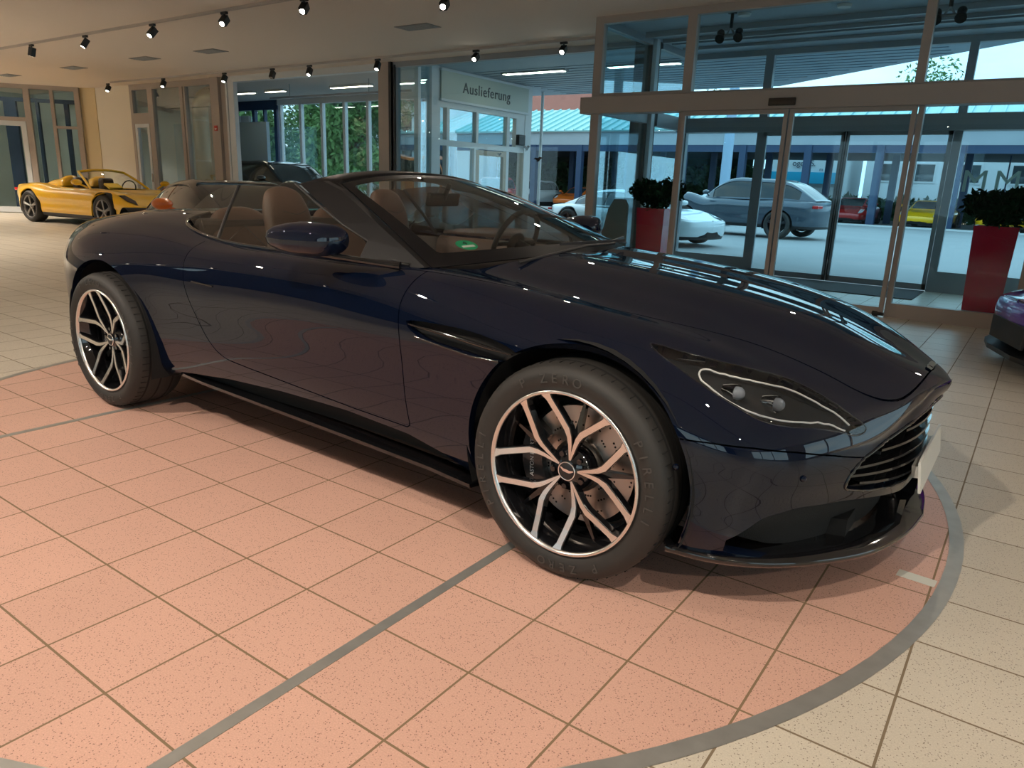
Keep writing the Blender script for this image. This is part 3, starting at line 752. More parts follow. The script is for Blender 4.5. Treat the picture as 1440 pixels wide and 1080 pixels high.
def side_glass(root, sd):
    # outline in (x,z); surface leans inward
    def yy(x, z):
        b = at([(-1.1,.70),(-.85,.735),(-.6,.776),(0,.812),(.35,.812),(.7,.80)], x); t = (z-.90)/.30
        return b-.19*t-.03*t*t
    def patch(outline):
        xs = [p[0] for p in outline]; zs = [p[1] for p in outline]; n, m = 50, 24
        net = [[(min(xs)+(max(xs)-min(xs))*i/n, 0, min(zs)+(max(zs)-min(zs))*j/m) for j in range(m+1)] for i in range(n+1)]
        P = np.array(net); P[...,1] = np.vectorize(yy)(P[...,0],P[...,2]); du = np.gradient(P,axis=0); dv = np.gradient(P,axis=1); N = np.cross(dv,du); N /= np.linalg.norm(N,axis=2)[...,None]
        F = [(i*(m+1)+j,i*(m+1)+j+1,(i+1)*(m+1)+j+1,(i+1)*(m+1)+j) for i in range(n) for j in range(m)]
        s = Sf(P.reshape(-1,3), N.reshape(-1,3), np.zeros((len(P)*P.shape[1],2)), F)
        s = s.cut(poly_dist(s.V[:,[0,2]], outline))[0]
        return s if sd > 0 else s.mirror()
    front = smooth_line([(-.585,.895),(-.675,1.165)],2)+smooth_line([(-.655,1.172),(-.45,1.190),(-.26,1.192)],4)+[(-.24,1.190),(-.02,1.115),(.22,1.035),(.40,.985),(.40,.89)]
    rear = [(-.605,.895),(-.695,1.160)]+smooth_line([(-.73,1.168),(-.86,1.150),(-.96,1.105),(-1.03,1.03),(-1.06,.96),(-1.05,.93)],4)+[(-.95,.92),(-.75,.90)]
    a = patch(front).obj('door_window', M_CARGLASS, root, 0)
    b = patch(rear).obj('quarter_window', M_CARGLASS, root, 0)
    g = G(); g.tube([(x,(yy(x,z)-.002)*sd,z) for x,z in ((-.595,.90),(-.64,1.04),(-.685,1.165))],.009,8); g.obj('window_pillar', M_SATIN, b)
    g = G(); pts = [(.40,.895),(.40,.985),(.22,1.035),(-.02,1.115),(-.24,1.19)]
    g.tube([(x,(yy(x,z)-.003)*sd,z) for x,z in pts],.006,6)
    g.obj('window_seal', M_SATIN, a)
    # black sail panel between window, pillar and mirror
    q = [(.40,.895),(.40,.990),(.22,1.042),(.0,1.12),(-.2,1.19),(-.05,1.205),(.10,1.17),(.40,1.055),(.62,.965),(.735,.915),(.60,.90)]
    g = G(); V = [(x,(yy(x,z)+.004)*sd,z) for x,z in q]; V2 = [(x,(yy(x,z)-.03)*sd,z) for x,z in q]; n = len(q)
    F = [tuple(range(n)) if sd < 0 else tuple(range(n))[::-1]]+[(i,(i+1)%n,n+(i+1)%n,n+i) for i in range(n)]
    bm = bmesh.new(); vs = [bm.verts.new(v) for v in V+V2]; 
    for f in F: bm.faces.new([vs[i] for i in f])
    bmesh.ops.triangulate(bm, faces=[f for f in bm.faces if len(f.verts)>4]); g.bm(bm); g.obj('sail_panel', M_FRB, root)

def seat_shape(parent, x, y, s=1., rear=False):
    t = empty('rear_seat' if rear else 'front_seat', (x,y,0)); t.parent = parent
    def cushion(name, rings, m):
        net = []
        for (c, hx, hy, ang) in rings:
            row = []
            for k in range(17):
                a = 2*math.pi*k/16; ca, sa = math.cos(a), math.sin(a)
                u_ = hy*(abs(ca)**.7)*(1 if ca>0 else -1); v_ = hx*(abs(sa)**.7)*(1 if sa>0 else -1)
                if v_ > 0: v_ -= .25*hx*(1-(abs(u_)/hy)**2)     # hollow front between the bolsters
                row.append((c[0]+v_*math.cos(ang), u_, c[1]+v_*math.sin(ang)))
            net.append(row)
        g = grid_surface(net, 4, 2)
        me = bpy.data.meshes.new(name); me.from_pydata([tuple(p) for p in g.V],[],list(g.F)); me.polygons.foreach_set('use_smooth',[True]*len(g.F)); me.update()
        bm = bmesh.new(); bm.from_mesh(me); bmesh.ops.remove_doubles(bm,verts=bm.verts,dist=1e-4); bmesh.ops.holes_fill(bm,edges=bm.edges,sides=60); bmesh.ops.recalc_face_normals(bm,faces=bm.faces); bm.to_mesh(me); bm.free()
        return link_mesh(name, me, m, t)
    if not rear:
        bk = cushion('backrest', [((.14,.30),.03,.14,0),((.12,.34),.075,.22,-.1),((.04,.50),.085,.25,-.25),((-.04,.66),.08,.24,-.25),((-.10,.78),.07,.20,-.25),((-.135,.86),.06,.15,-.25),((-.155,.92),.055,.135,-.25),((-.18,1.02),.058,.135,-.25),((-.20,1.10),.05,.115,-.2),((-.212,1.145),.035,.085,-.2),((-.215,1.165),.008,.03,-.2)], M_TAN)
        cushion('seat_cushion', [((-.02,.30),.08,.20,1.5),((.1,.30),.09,.25,1.5),((.3,.33),.09,.25,1.5),((.48,.34),.08,.22,1.5),((.54,.33),.02,.15,1.5)], M_TAN)
        # wing embossing on the headrest
        g = G()
        for q in (-1,1): g.tube([(-.108,.0,1.035),(-.112,.03*q,1.040),(-.122,.07*q,1.052)],.0025,6)
        g.obj('headrest_emblem', M_TAN2, bk)
    else:
        cushion('backrest', [((.05,.50),.04,.16,0),((.03,.60),.07,.22,-.2),((-.03,.76),.07,.235,-.3),((-.07,.88),.065,.22,-.3),((-.10,.96),.055,.19,-.3),((-.12,1.02),.045,.13,-.3),((-.125,1.045),.01,.05,-.3)], M_TAN)
        cushion('seat_cushion', [((.0,.48),.06,.18,1.5),((.15,.48),.07,.22,1.5),((.33,.48),.03,.16,1.5)], M_TAN)
    return t
def interior(root):
    t = empty('cabin', (0,0,0)); t.parent = root
    # tub
    pl = [(-1.1,-.66),(-1.05,-.72),(.9,-.76),(.98,-.4),(.98,.4),(.9,.76),(-1.05,.72),(-1.1,.66)]
    g = G(); n = len(pl); V = [(x,y,.24) for x,y in pl]+[(x,y*1.02,.885) for x,y in pl]
    g.add(V,[tuple(range(n))[::-1]]+[(i,(i+1)%n,n+(i+1)%n,n+i) for i in range(n)]); g.obj('cabin_tub', M_TAN2, t)
    # dashboard: swept top with soft roll
    net=[]
    for i in range(13):
        s = -1+2*i/12; y = .74*s; xb = .95-.22*s*s
        net.append([(xb,y,.90-.03*s*s),(xb-.15,y,.925-.03*s*s+.01*math.exp(-((y-.38)/.18)**2)),(xb-.32,y,.925-.03*s*s+.02*math.exp(-((y-.38)/.2)**2)),(xb-.42,y,.895-.03*s*s),(xb-.44,y,.82),(xb-.38,y,.74),(xb-.30,y,.62)])
    s = grid_surface(net,2,4); me = bpy.data.meshes.new('dashboard'); me.from_pydata([tuple(p) for p in s.V],[],list(s.F)); me.polygons.foreach_set('use_smooth',[True]*len(s.F)); me.update(); link_mesh('dashboard', me, M_TAN2, t)
    g = G(); g.box(-.55,.45,-.11,.11,.24,.66,bev=.03); g.box(.3,.52,-.13,.13,.5,.84,bev=.02); g.obj('centre_console', M_TAN2, t)
    for sd in (-1,1):
        net=[]
        for i in range(9):
            x = -.55+1.2*i/8; net.append([(x,.80*sd,.885),(x,.765*sd,.895),(x,.735*sd,.87),(x,.72*sd,.76),(x,.70*sd,.62),(x,.74*sd,.5),(x,.75*sd,.35)])
        s = grid_surface(net,2,3,flip=(sd>0)); me = bpy.data.meshes.new('door_card'); me.from_pydata([tuple(p) for p in s.V],[],list(s.F)); me.polygons.foreach_set('use_smooth',[True]*len(s.F)); me.update(); link_mesh('door_card', me, M_TAN, t)
        seat_shape(t, -.42, .36*sd)
        seat_shape(t, -.92, .34*sd, rear=True)
        g = G(); g.tube([(-.98,.60*sd,.99),(-.90,.62*sd,.80),(-.62,.60*sd,.98),(-.6,.2*sd,.6)],.003,4); g.obj('seat_belt', M_SATIN, t)
    # steering wheel on the far side (left-hand drive)
    c = Vector((.30,.38,.925)); Tm = Matrix.Translation(c) @ Matrix.Rotation(R(-68),4,'Y')
    g = G(); g.tube([Tm @ Vector((.178*math.cos(a),.178*math.sin(a)*1.0,0)) for a in (2*math.pi*i/40 for i in range(40))],.014,8,close=True); sw = g.obj('steering_wheel', M_SATIN, t)
    g = G(); g.sphere((0,0,-.005),(.06,.07,.02),16,8,T=Tm)
    for a in (0,math.pi,-math.pi/2+math.pi/2*0):
        pass
    g.cyl(Tm@Vector((0,-.17,0)),Tm@Vector((0,-.05,0)),.012,n=8); g.cyl(Tm@Vector((0,.17,0)),Tm@Vector((0,.05,0)),.012,n=8); g.cyl(Tm@Vector((-.17,0,0)),Tm@Vector((-.05,0,0)),.014,n=8); g.cyl(Tm@Vector((0,0,0)),Tm@Vector((0,0,-.2)),.03,n=10)
    g.obj('steering_hub', M_SATIN, sw)
    # rear shelf and wind deflector area
    g = G(); g.box(-1.12,-.98,-.62,.62,.55,.99,bev=.03); g.obj('rear_bulkhead', M_TAN2, t)
build_hero()
# ------------------------------------------------------------------ room materials
def tile_mat(name, col, joint, spk=(.30,.20,.15)):
    m = bpy.data.materials.new(name); m.use_nodes = True; nt = m.node_tree; N = nt.nodes; L = nt.links; b = N['Principled BSDF']
    tc = N.new('ShaderNodeTexCoord'); sp = N.new('ShaderNodeSeparateXYZ'); L.new(tc.outputs['Object'], sp.inputs[0])
    def M(op, a, b_=None, c=None):
        n = N.new('ShaderNodeMath'); n.operation = op
        for i, v in enumerate((a,b_,c)):
            if v is None: continue
            if isinstance(v,(int,float)): n.inputs[i].default_value = v
            else: L.new(v, n.inputs[i])
        return n.outputs[0]
    s, w = .30283, .03157
    x, y = sp.outputs[0], sp.outputs[1]
    sx = M('MULTIPLY', M('SIGN', x), M('MULTIPLY', M('GREATER_THAN', M('ABSOLUTE', x), 4*s+w/2), w))
    u = M('DIVIDE', M('SUBTRACT', x, sx), s); v = M('DIVIDE', M('ADD', y, 1.8169), s)
    def dj(t): f = M('FRACT', M('ADD', t, 50.5)); return M('ABSOLUTE', M('SUBTRACT', f, .5))
    d = M('MINIMUM', dj(u), dj(v)); jw = .0105
    isj = M('LESS_THAN', d, jw)
    # per tile tone
    cb = N.new('ShaderNodeCombineXYZ'); L.new(M('ROUND', M('ADD', u, .5)), cb.inputs[0]); L.new(M('ROUND', M('ADD', v, .5)), cb.inputs[1])
    wn = N.new('ShaderNodeTexWhiteNoise'); wn.noise_dimensions = '2D'; L.new(cb.outputs[0], wn.inputs['Vector'])
    vo = N.new('ShaderNodeTexVoronoi'); vo.inputs['Scale'].default_value = 185; L.new(tc.outputs['Object'], vo.inputs['Vector'])
    no = N.new('ShaderNodeTexNoise'); no.inputs['Scale'].default_value = 260; no.inputs['Detail'].default_value = 3; L.new(tc.outputs['Object'], no.inputs['Vector'])
    n2 = N.new('ShaderNodeTexNoise'); n2.inputs['Scale'].default_value = 3; n2.inputs['Detail'].default_value = 3; L.new(tc.outputs['Object'], n2.inputs['Vector'])
    tone = M('ADD', M('ADD', M('MULTIPLY', wn.outputs['Value'], .07), .90), M('ADD', M('MULTIPLY', no.outputs['Fac'], .46), M('SUBTRACT', M('MULTIPLY', n2.outputs['Fac'], .10), .26)))
    base = N.new('ShaderNodeMix'); base.data_type = 'RGBA'; base.blend_type = 'MULTIPLY'; base.inputs['Factor'].default_value = 1
    base.inputs['A'].default_value = (*col,1); cc = N.new('ShaderNodeCombineXYZ'); [L.new(tone, cc.inputs[i]) for i in range(3)]; L.new(cc.outputs[0], base.inputs['B'])
    vr = N.new('ShaderNodeTexWhiteNoise'); vr.noise_dimensions = '3D'; L.new(vo.outputs['Position'], vr.inputs['Vector'])
    dot = M('MULTIPLY', M('LESS_THAN', vo.outputs['Distance'], .31), M('GREATER_THAN', vr.outputs['Value'], .66))
    m1 = N.new('ShaderNodeMix'); m1.data_type = 'RGBA'; m1.inputs['B'].default_value = (*spk,1); L.new(M('MULTIPLY', dot, .78), m1.inputs['Factor']); L.new(base.outputs['Result'], m1.inputs['A'])
    m2 = N.new('ShaderNodeMix'); m2.data_type = 'RGBA'; m2.inputs['B'].default_value = (*joint,1); L.new(isj, m2.inputs['Factor']); L.new(m1.outputs['Result'], m2.inputs['A'])
    L.new(m2.outputs['Result'], b.inputs['Base Color'])
    L.new(M('ADD', M('MULTIPLY', isj, .4), .36), b.inputs['Roughness']); b.inputs['Specular IOR Level'].default_value = .42
    bp = N.new('ShaderNodeBump'); bp.inputs['Distance'].default_value = .003; bp.inputs['Strength'].default_value = .35
    L.new(M('ADD', M('MULTIPLY', M('SUBTRACT', 1, isj), 1.), M('MULTIPLY', no.outputs['Fac'], .12)), bp.inputs['Height']); L.new(bp.outputs['Normal'], b.inputs['Normal'])
    MATS[name] = m; return m
T_PINK = tile_mat('pink_tiles', (.66,.40,.315), (.22,.15,.085), (.17,.085,.06))
T_GREY = tile_mat('beige_tiles', (.60,.545,.45), (.20,.15,.095), (.15,.11,.08))
M_STEEL = mat('brushed_steel_strip', (.50,.50,.47), rough=.42, metal=.7, noise=(14,.2))
M_CEIL = mat('plaster_ceiling', (.70,.615,.55), rough=.9, bump=(55,1.))
M_WALL = mat('cream_plaster', (.72,.66,.55), rough=.85, bump=(30,.15))
M_FRAME = mat('beige_aluminium', (.34,.29,.255), rough=.42)
M_FRAMEG = mat('grey_aluminium', (.26,.28,.30), rough=.4)
M_FRAMEL = mat('pale_aluminium', (.55,.58,.60), rough=.4)
M_PANE = glass('shopfront_glass', (.84,.95,.985), .4)
M_PANE2 = glass('tinted_outer_glass', (.84,.95,.99), .4)
M_PANE3 = glass('partition_glass', (.90,.96,.97), .5)
M_DKBLUE = mat('dark_blue_steel', (.02,.045,.10), rough=.5)

def st(name, g, m, parent=None):
    o = g.obj(name, m, parent)
    if parent is None: o['kind'] = 'structure'
    return o
# ------------------------------------------------------------------ floor: beige field, pink turntable, steel ring
RC, RW_ = 2.530, .047
g = G(); n = 128
CXY = (-.030,-.045)
inner = [(CXY[0]+(RC+RW_/2)*math.cos(2*math.pi*i/n), CXY[1]+(RC+RW_/2)*math.sin(2*math.pi*i/n), 0) for i in range(n)]
def sq(i):
    a = 2*math.pi*i/n; c, s = math.cos(a), math.sin(a); k = max(abs(c),abs(s)); return (c/k*3.2, s/k*3.2, 0)
g.add(inner+[sq(i) for i in range(n)], [(i,n+i,n+(i+1)%n,(i+1)%n) for i in range(n)])
for (a,b,c,d) in ((-24,-3.2,-10,11.2),(3.2,11,-10,7.45),(-3.2,3.2,-10,-3.2),(-3.2,3.2,3.2,8.75)):
    g.add([(a,c,0),(b,c,0),(b,d,0),(a,d,0)],[(0,1,2,3)])
g.add([(-24,-10,-.2),(11,-10,-.2),(11,11.2,-.2),(-24,11.2,-.2)],[(3,2,1,0)])
st('floor', g, T_GREY)
g = G(); g.add([(CXY[0]+(RC-RW_/2)*math.cos(2*math.pi*i/n),CXY[1]+(RC-RW_/2)*math.sin(2*math.pi*i/n),0) for i in range(n)], [tuple(range(n))])
o = st('turntable_floor', g, T_PINK)
g = G()
g.add([(CXY[0]+(RC+s*RW_/2)*math.cos(2*math.pi*i/n),CXY[1]+(RC+s*RW_/2)*math.sin(2*math.pi*i/n),.0012) for s in (-1,1) for i in range(n)], [(i,n+i,n+(i+1)%n,(i+1)%n) for i in range(n)])
o = st('trim_1', g, M_STEEL)
for k, sx in enumerate((-1,1)):
    x = sx*(4*.30283+.0158); yl = math.sqrt((RC-RW_/2)**2-x*x)
    g = G(); g.box(x-.018,x+.018,-yl,yl,-.01,.0013); st('trim_%d'%(k+2), g, M_STEEL)
g = G(); T = Matrix.Translation((2.395,-.545,0)) @ Matrix.Rotation(R(20),4,'Z')
g.box(-.055,.06,-.026,.026,.0008,.0022,T=Matrix.Translation((2.405,-.205,0)) @ Matrix.Rotation(R(-4),4,'Z'))
setp(g.obj('tape_strip', mat('clear_tape',(.62,.62,.55),rough=.3)), 'short strip of pale tape stuck on the floor against the curved steel ring', 'tape')

# ------------------------------------------------------------------ ceiling and solid walls
CZ = 3.25
g = G(); g.box(-24,11,-10,5.86,CZ,CZ+.25); g.box(-24,-2.45,5.86,7.5,CZ,CZ+.25); g.box(2.55,11,5.86,7.5,CZ,CZ+.25)
st('ceiling', g, M_CEIL)
M_SOFF = mat('canopy_soffit', (.36,.43,.50), rough=.55, noise=(2,.06))
g = G(); g.box(-2.45,2.55,5.93,8.78,CZ,CZ+.2); st('ceiling_vestibule', g, M_SOFF)
g = G(); g.prism([(-7.0,7.55),(-2.5,7.55),(-2.5,8.85),(1.95,8.85),(1.95,9.35),(-2.2,12.62),(-8.0,12.45),(-8,11.1),(-7.0,11.1)], CZ, CZ+.42); g.prism([(1.95,8.85),(9,8.85),(9,3.9+5.0),(1.95,9.35)],CZ,CZ+.42)
st('ceiling_canopy', g, M_SOFF)
g = G()      # board joints on the canopy underside
for k in range(14): g.box(-6.9,1.0-.25*max(0,k-4)*1.6,8.95+.26*k-.006,8.95+.26*k+.006,CZ-.008,CZ+.001)
st('canopy_trim', g, mat('soffit_joint',(.26,.32,.38),rough=.6))
# back wall with tall windows (behind the camera) and right wall
def wall_with_openings(name, axis, pos, a0, a1, z0, z1, ops, th, m, inside=1):
    g = G(); cuts = sorted(ops); cur = a0
    def bx(p,q,r_,s_):
        if q-p < 1e-4 or s_-r_ < 1e-4: return
        if axis == 'y': g.box(p,q,pos,pos+th,r_,s_)
        else: g.box(pos,pos+th,p,q,r_,s_)
    for (p,q,r_,s_) in cuts: bx(cur,p,z0,z1); bx(p,q,z0,r_); bx(p,q,s_,z1); cur = q
    bx(cur,a1,z0,z1); return st(name, g, m)
wall_with_openings('wall_back','y',-10.2,-24,11,0,CZ,[(-21,-15,.3,2.9),(-3.2,.4,.3,2.9),(4,9,.3,2.9)],.2,mat('dark_wall_paint',(.10,.09,.085),rough=.8))
wall_with_openings('wall_right','x',11,-10,7.45,0,CZ,[(-6,-1,.3,2.9),(0.5,5.5,.3,2.9)],.2,M_WALL)
for k,(a,b) in enumerate(((-21,-15),(-3.2,.4),(4,9))):
    g = G(); 
    for q in range(4): xx = a+(b-a)*q/3; g.box(xx-.04,xx+.04,-10.18,-10.02,.3,2.9)
    g.box(a,b,-10.18,-10.02,.3,.38); g.box(a,b,-10.18,-10.02,2.82,2.9); o = st('window_back_%d'%(k+1), g, M_FRAME)
    g = G(); g.box(a,b,-10.11,-10.10,.38,2.82); g.obj('pane', M_PANE3, o)
for k,(a,b) in enumerate(((-6,-1),(.5,5.5))):
    g = G()
    for q in range(4): yy = a+(b-a)*q/3; g.box(11.02,11.18,yy-.04,yy+.04,.3,2.9)
    o = st('window_right_%d'%(k+1), g, M_FRAME)
    g = G(); g.box(11.10,11.11,a,b,.38,2.82); g.obj('pane', M_PANE3, o)
g = G(); g.box(-24.2,-24,-10.2,11.2,0,CZ+.2); st('wall_left', g, M_WALL)
g = G(); g.box(2.6,11,7.4,7.55,0,CZ); st('wall_front_right', g, M_WALL)

# ------------------------------------------------------------------ generic glazing builder: frame members in a plane
class Plane:
    """axis 'y': wall in the xz plane at y=pos; axis 'x': wall in the yz plane; or free direction"""
    def __init__(s, org, ang): s.T = Matrix.Translation(Vector(org)) @ Matrix.Rotation(ang,4,'Z')
    def box(s, g, a0,a1,z0,z1,d0,d1, bev=0.): g.box(a0,a1,d0,d1,z0,z1,T=s.T,bev=bev)
def glazing(name, P, members, panes, mf, mp, depth=(-.05,.05)):
    g = G()
    for m_ in members:
        a0,a1,z0,z1 = m_[:4]; d = m_[4] if len(m_) > 4 else depth; P.box(g,a0,a1,z0,z1,*d)
    o = st(name, g, mf)
    for (a0,a1,z0,z1) in panes: g2 = G(); P.box(g2,a0,a1,z0,z1,-.004,.004); g2.obj('pane', mp, o)
    return o
PE = Plane((0,5.87,0),0)        # inner entrance wall, faces the showroom
glazing('window_1', PE, [(-2.45,2.55,3.165,3.25),(-2.45,-2.335,2.31,3.165),(-1.235,-1.125,2.30,3.17),(1.215,1.300,2.30,3.17),(2.45,2.55,2.31,3.165),(-2.335,-1.235,2.30,2.36),(-1.125,1.215,2.30,2.34),(1.3,2.45,2.30,2.34)],
    [(-2.335,-1.235,2.35,3.17),(-1.125,1.215,2.34,3.17),(1.3,2.45,2.34,3.17)], M_FRAME, M_PANE)
g = G(); PE.box(g,-2.55,2.62,2.115,2.31,-.16,.06,.006); hd = st('door_header', g, M_FRAME)
g = G(); PE.box(g,-.165,.125,2.142,2.222,-.185,-.158,.008); sn = g.obj('door_sensor', M_BLK, hd)
glazing('window_2', PE, [(-2.45,-2.335,0,2.115),(-1.245,-1.195,0,2.115),(-2.335,-1.245,0,.15)], [(-2.335,-1.245,.15,2.115)], M_FRAME, M_PANE)
glazing('window_3', PE, [(1.295,1.345,0,2.115),(2.42,2.55,0,2.115),(1.345,2.42,0,.15)], [(1.345,2.42,.15,2.115)], M_FRAME, M_PANE)
for k,(a,b) in enumerate(((-1.19,.040),(.056,1.288))):
    st_ = [(a,a+.045,.02,2.115,(-.10,-.055)),(b-.045,b,.02,2.115,(-.10,-.055)),(a+.045,b-.045,.02,.10,(-.10,-.055)),(a+.045,b-.045,2.07,2.115,(-.10,-.055))]
    g = G()
    for m_ in st_: PE.box(g,*m_[:4],*m_[4])
    o = st('door_%d'%(k+1), g, M_FRAME)
    g = G(); PE.box(g,a+.045,b-.045,.10,2.07,-.082,-.074); g.obj('pane', M_PANE, o)
    g = G(); PE.box(g,(b-.012) if k==0 else a-.004, (b+.004) if k==0 else a+.012,.02,2.1,-.099,-.06); g.obj('rubber_seal', M_SATIN, o)
g = G(); g.cyl((1.19,5.78,.035),(1.30,5.74,.035),.018,n=10); g.box(1.19,1.24,5.76,5.82,0,.06); st('door_stop', g, M_SATIN)
# return wall of the vestibule (left), heavy column at the outer facade line
PR = Plane((-2.43,5.87,0),math.pi/2)
glazing('window_4', PR, [(.06,1.45,3.165,3.25),(.06,.11,0,3.165),(.11,1.45,0,.12),(0.11,1.45,2.13,2.29),(1.78,2.9,3.165,3.25),(1.78,2.9,2.12,2.31),(1.78,2.9,0,.12)],[(.11,1.45,.12,2.13),(.11,1.45,2.29,3.165),(1.78,2.9,.12,3.165)], M_FRAMEG, M_PANE2)
g = G(); g.box(-2.66,-2.40,7.33,7.62,0,CZ); o = st('wall_column_1', g, mat('dark_bronze_column',(.09,.085,.08),rough=.45))
g = G(); g.box(-2.40,-2.34,7.36,7.46,0,CZ); st('trim_4', g, M_FRAMEL)
PR2 = Plane((2.50,5.87,0),math.pi/2)
glazing('window_5', PR2, [(.06,2.9,3.165,3.25),(.06,.11,0,3.165),(1.4,1.6,0,3.165),(.11,2.9,0,.12),(.05,2.9,2.12,2.31)],[(.05,1.4,.12,3.165),(1.6,2.9,.12,3.165)], M_FRAMEG, M_PANE2)
# outer vestibule facade
PO = Plane((0,8.8,0),0)
glazing('window_6', PO, [(-2.48,2.55,3.17,3.25),(-2.48,-2.38,0,3.2),(-1.25,-1.13,0,3.17),(1.33,1.43,0,3.17),(2.45,2.55,0,3.17),(-2.38,-1.25,0,.25),(1.43,2.45,0,.28)],
    [(-2.38,-1.25,.25,2.12),(1.43,2.45,.28,2.12),(-2.38,-1.25,2.31,3.17),(-1.13,1.33,2.31,3.17),(1.43,2.45,2.31,3.17)], M_FRAMEG, M_PANE2)
g = G(); PO.box(g,-2.5,2.55,2.10,2.31,-.18,.06,.006); st('door_header_outer', g, M_FRAMEG)
for k,(a,b) in enumerate(((-1.13,.010),(.026,1.33))):
    g = G()
    for m_ in [(a,a+.045,.02,2.1),(b-.05,b,.02,2.1),(a,b,.02,.10),(a,b,2.05,2.1)]: PO.box(g,*m_,-.11,-.065)
    o = st('door_%d'%(k+3), g, mat('dark_door_frame',(.13,.14,.14),rough=.4) if 0 else M_FRAMEG)
    g = G(); PO.box(g,a+.045,b-.05,.10,2.05,-.09,-.084); g.obj('pane', M_PANE2, o)
    g = G(); PO.box(g,(b-.014) if k==0 else a-.004,(b+.004) if k==0 else a+.014,.02,2.1,-.112,-.06); g.obj('rubber_seal', M_SATIN, o)
g = G(); g.box(-1.13,1.33,7.55,8.68,.0005,.012); setp(g.obj('entrance_mat', mat('mat_grey',(.07,.075,.08),rough=.95,bump=(200,.8))), 'dark grey entrance mat lying between the two sets of sliding doors', 'mat')
for k,(y0,h) in enumerate(((6.93,.07),(7.47,.05),(7.78,.025),(8.18,.04))):
    g = G(); g.box(-2.3,2.44,y0-.03,y0+.03,CZ-h,CZ-.001); st('trim_beam_%d'%(k+1), g, M_FRAMEG)
# twin camera/spot units and downlights in the vestibule
for (x,y,lab) in ((-.896,6.29,'twin-headed fixture under the vestibule ceiling, left of the two'),(1.365,6.22,'twin-headed fixture under the vestibule ceiling, right of the two')):
    t = empty('ceiling_fixture',(x,y,3.0),0,lab,'ceiling fixture','twin fixtures over the entrance')
    g = G(); g.cyl((0,0,.08),(0,0,.25),.02,n=10); g.cyl((0,0,.235),(0,0,.25),.05,n=16); g.obj('mount', M_SATIN, t)
    g = G(); g.cyl((-.14,0,.0),(.14,0,.0),.018,n=10); g.cyl((-.05,0,.0),(0,0,.09),.012,n=8); g.cyl((.05,0,.0),(0,0,.09),.012,n=8); g.obj('crossbar', mat('worn_metal',(.30,.31,.32),rough=.4,metal=.6), t)
    for q in (-1,1):
        g = G(); g.sphere((.11*q,-.02,.03),.045,14,8); g.cyl((.11*q,-.02,-.02),(.11*q,-.05,-.04),.05,.055,n=16); g.obj('lamp_head', M_SATIN, t)
M_DOWN = mat('downlight_white', (.6,.6,.58), rough=.4)
for (x,y) in ((-.795,5.95+.45),(.30,6.45),(.291,6.16+.9)):
    g = G(); g.cyl((x,y,CZ-.03),(x,y,CZ-.002),.07,.08,n=20); setp(g.obj('ceiling_disc', M_DOWN), 'small round white ceiling disc in the vestibule', 'ceiling disc', 'round ceiling discs in the vestibule')

# ------------------------------------------------------------------ facade line y = 7.45
PF = Plane((0,7.45,0),0)
glazing('window_7', PF, [(-7.50,-2.66,3.16,3.25,(-.06,.06)),(-7.50,-7.42,0,3.16),(-7.50,-2.66,0,.12)], [(-7.42,-2.66,.12,3.16)], M_FRAMEG, M_PANE)
g = G(); g.box(-7.84,-7.50,7.36,7.56,0,CZ); st('wall_column_2', g, M_FRAME)
g = G(); g.box(-7.56,-7.50,7.34,7.40,0,CZ); g.box(-7.47,-7.43,7.38,7.5,0,3.2); st('trim_5', g, M_SATIN)
glazing('window_8', PF, [(-12.50,-7.84,3.13,3.25,(-.06,.10)),(-12.50,-12.30,0,3.13),(-12.60,-12.54,0,3.13)], [], M_FRAMEL, M_PANE3)
g = G(); g.box(-13.08,-12.78,7.34,7.58,0,CZ); g.box(-12.76,-12.60,7.40,7.52,0,CZ); st('wall_column_3', g, M_FRAME)
glazing('window_9', PF, [(-16.62,-13.05,3.12,3.25),(-16.62,-16.50,0,3.12),(-15.80,-15.58,0,3.12),(-16.5,-15.8,2.33,2.58),(-14.40,-14.28,0,3.12),(-14.24,-14.18,0,3.12),(-15.58,-13.05,0,.1)],
    [(-16.5,-15.8,2.58,3.12),(-15.58,-14.4,.1,3.12),(-14.28,-13.05,.1,3.12)], M_FRAME, M_PANE3)
g = G()
for m_ in [(-16.48,-16.38,.02,2.33),(-15.92,-15.82,.02,2.33),(-16.38,-15.92,.02,.14),(-16.38,-15.92,2.24,2.33)]: PF.box(g,*m_,-.05,.03)
o = st('door_5', g, M_FRAMEL); g = G(); PF.box(g,-16.38,-15.92,.14,2.24,-.014,-.006); g.obj('pane', M_PANE3, o)
g = G(); g.box(-15.86,-15.83,7.36,7.40,.95,1.15); g.obj('door_handle', M_CHROME, o)
g = G(); PF.box(g,-12.97,-12.86,2.13,2.24,-.135,-.12); e = g.obj('exit_pictogram', mat('sign_red',(.45,.03,.015),rough=.5)); 
setp(e, 'small red safety sign on the beige column beside the wide opening', 'sign')
g = G(); PF.box(g,-12.95,-12.88,2.165,2.185,-.138,-.134); PF.box(g,-12.925,-12.905,2.145,2.185,-.138,-.134); g.obj('sign_symbol', M_PLATE, e)
g = G(); g.box(-18.30,-16.62,7.40,7.60,0,CZ); st('wall_left_end', g, M_WALL)
g = G(); g.prism([(-18.80,7.24),(-18.30,7.38),(-18.30,7.62),(-19.0,7.62)],0,CZ); st('wall_column_4', g, mat('yellow_plaster',(.62,.50,.30),rough=.8))
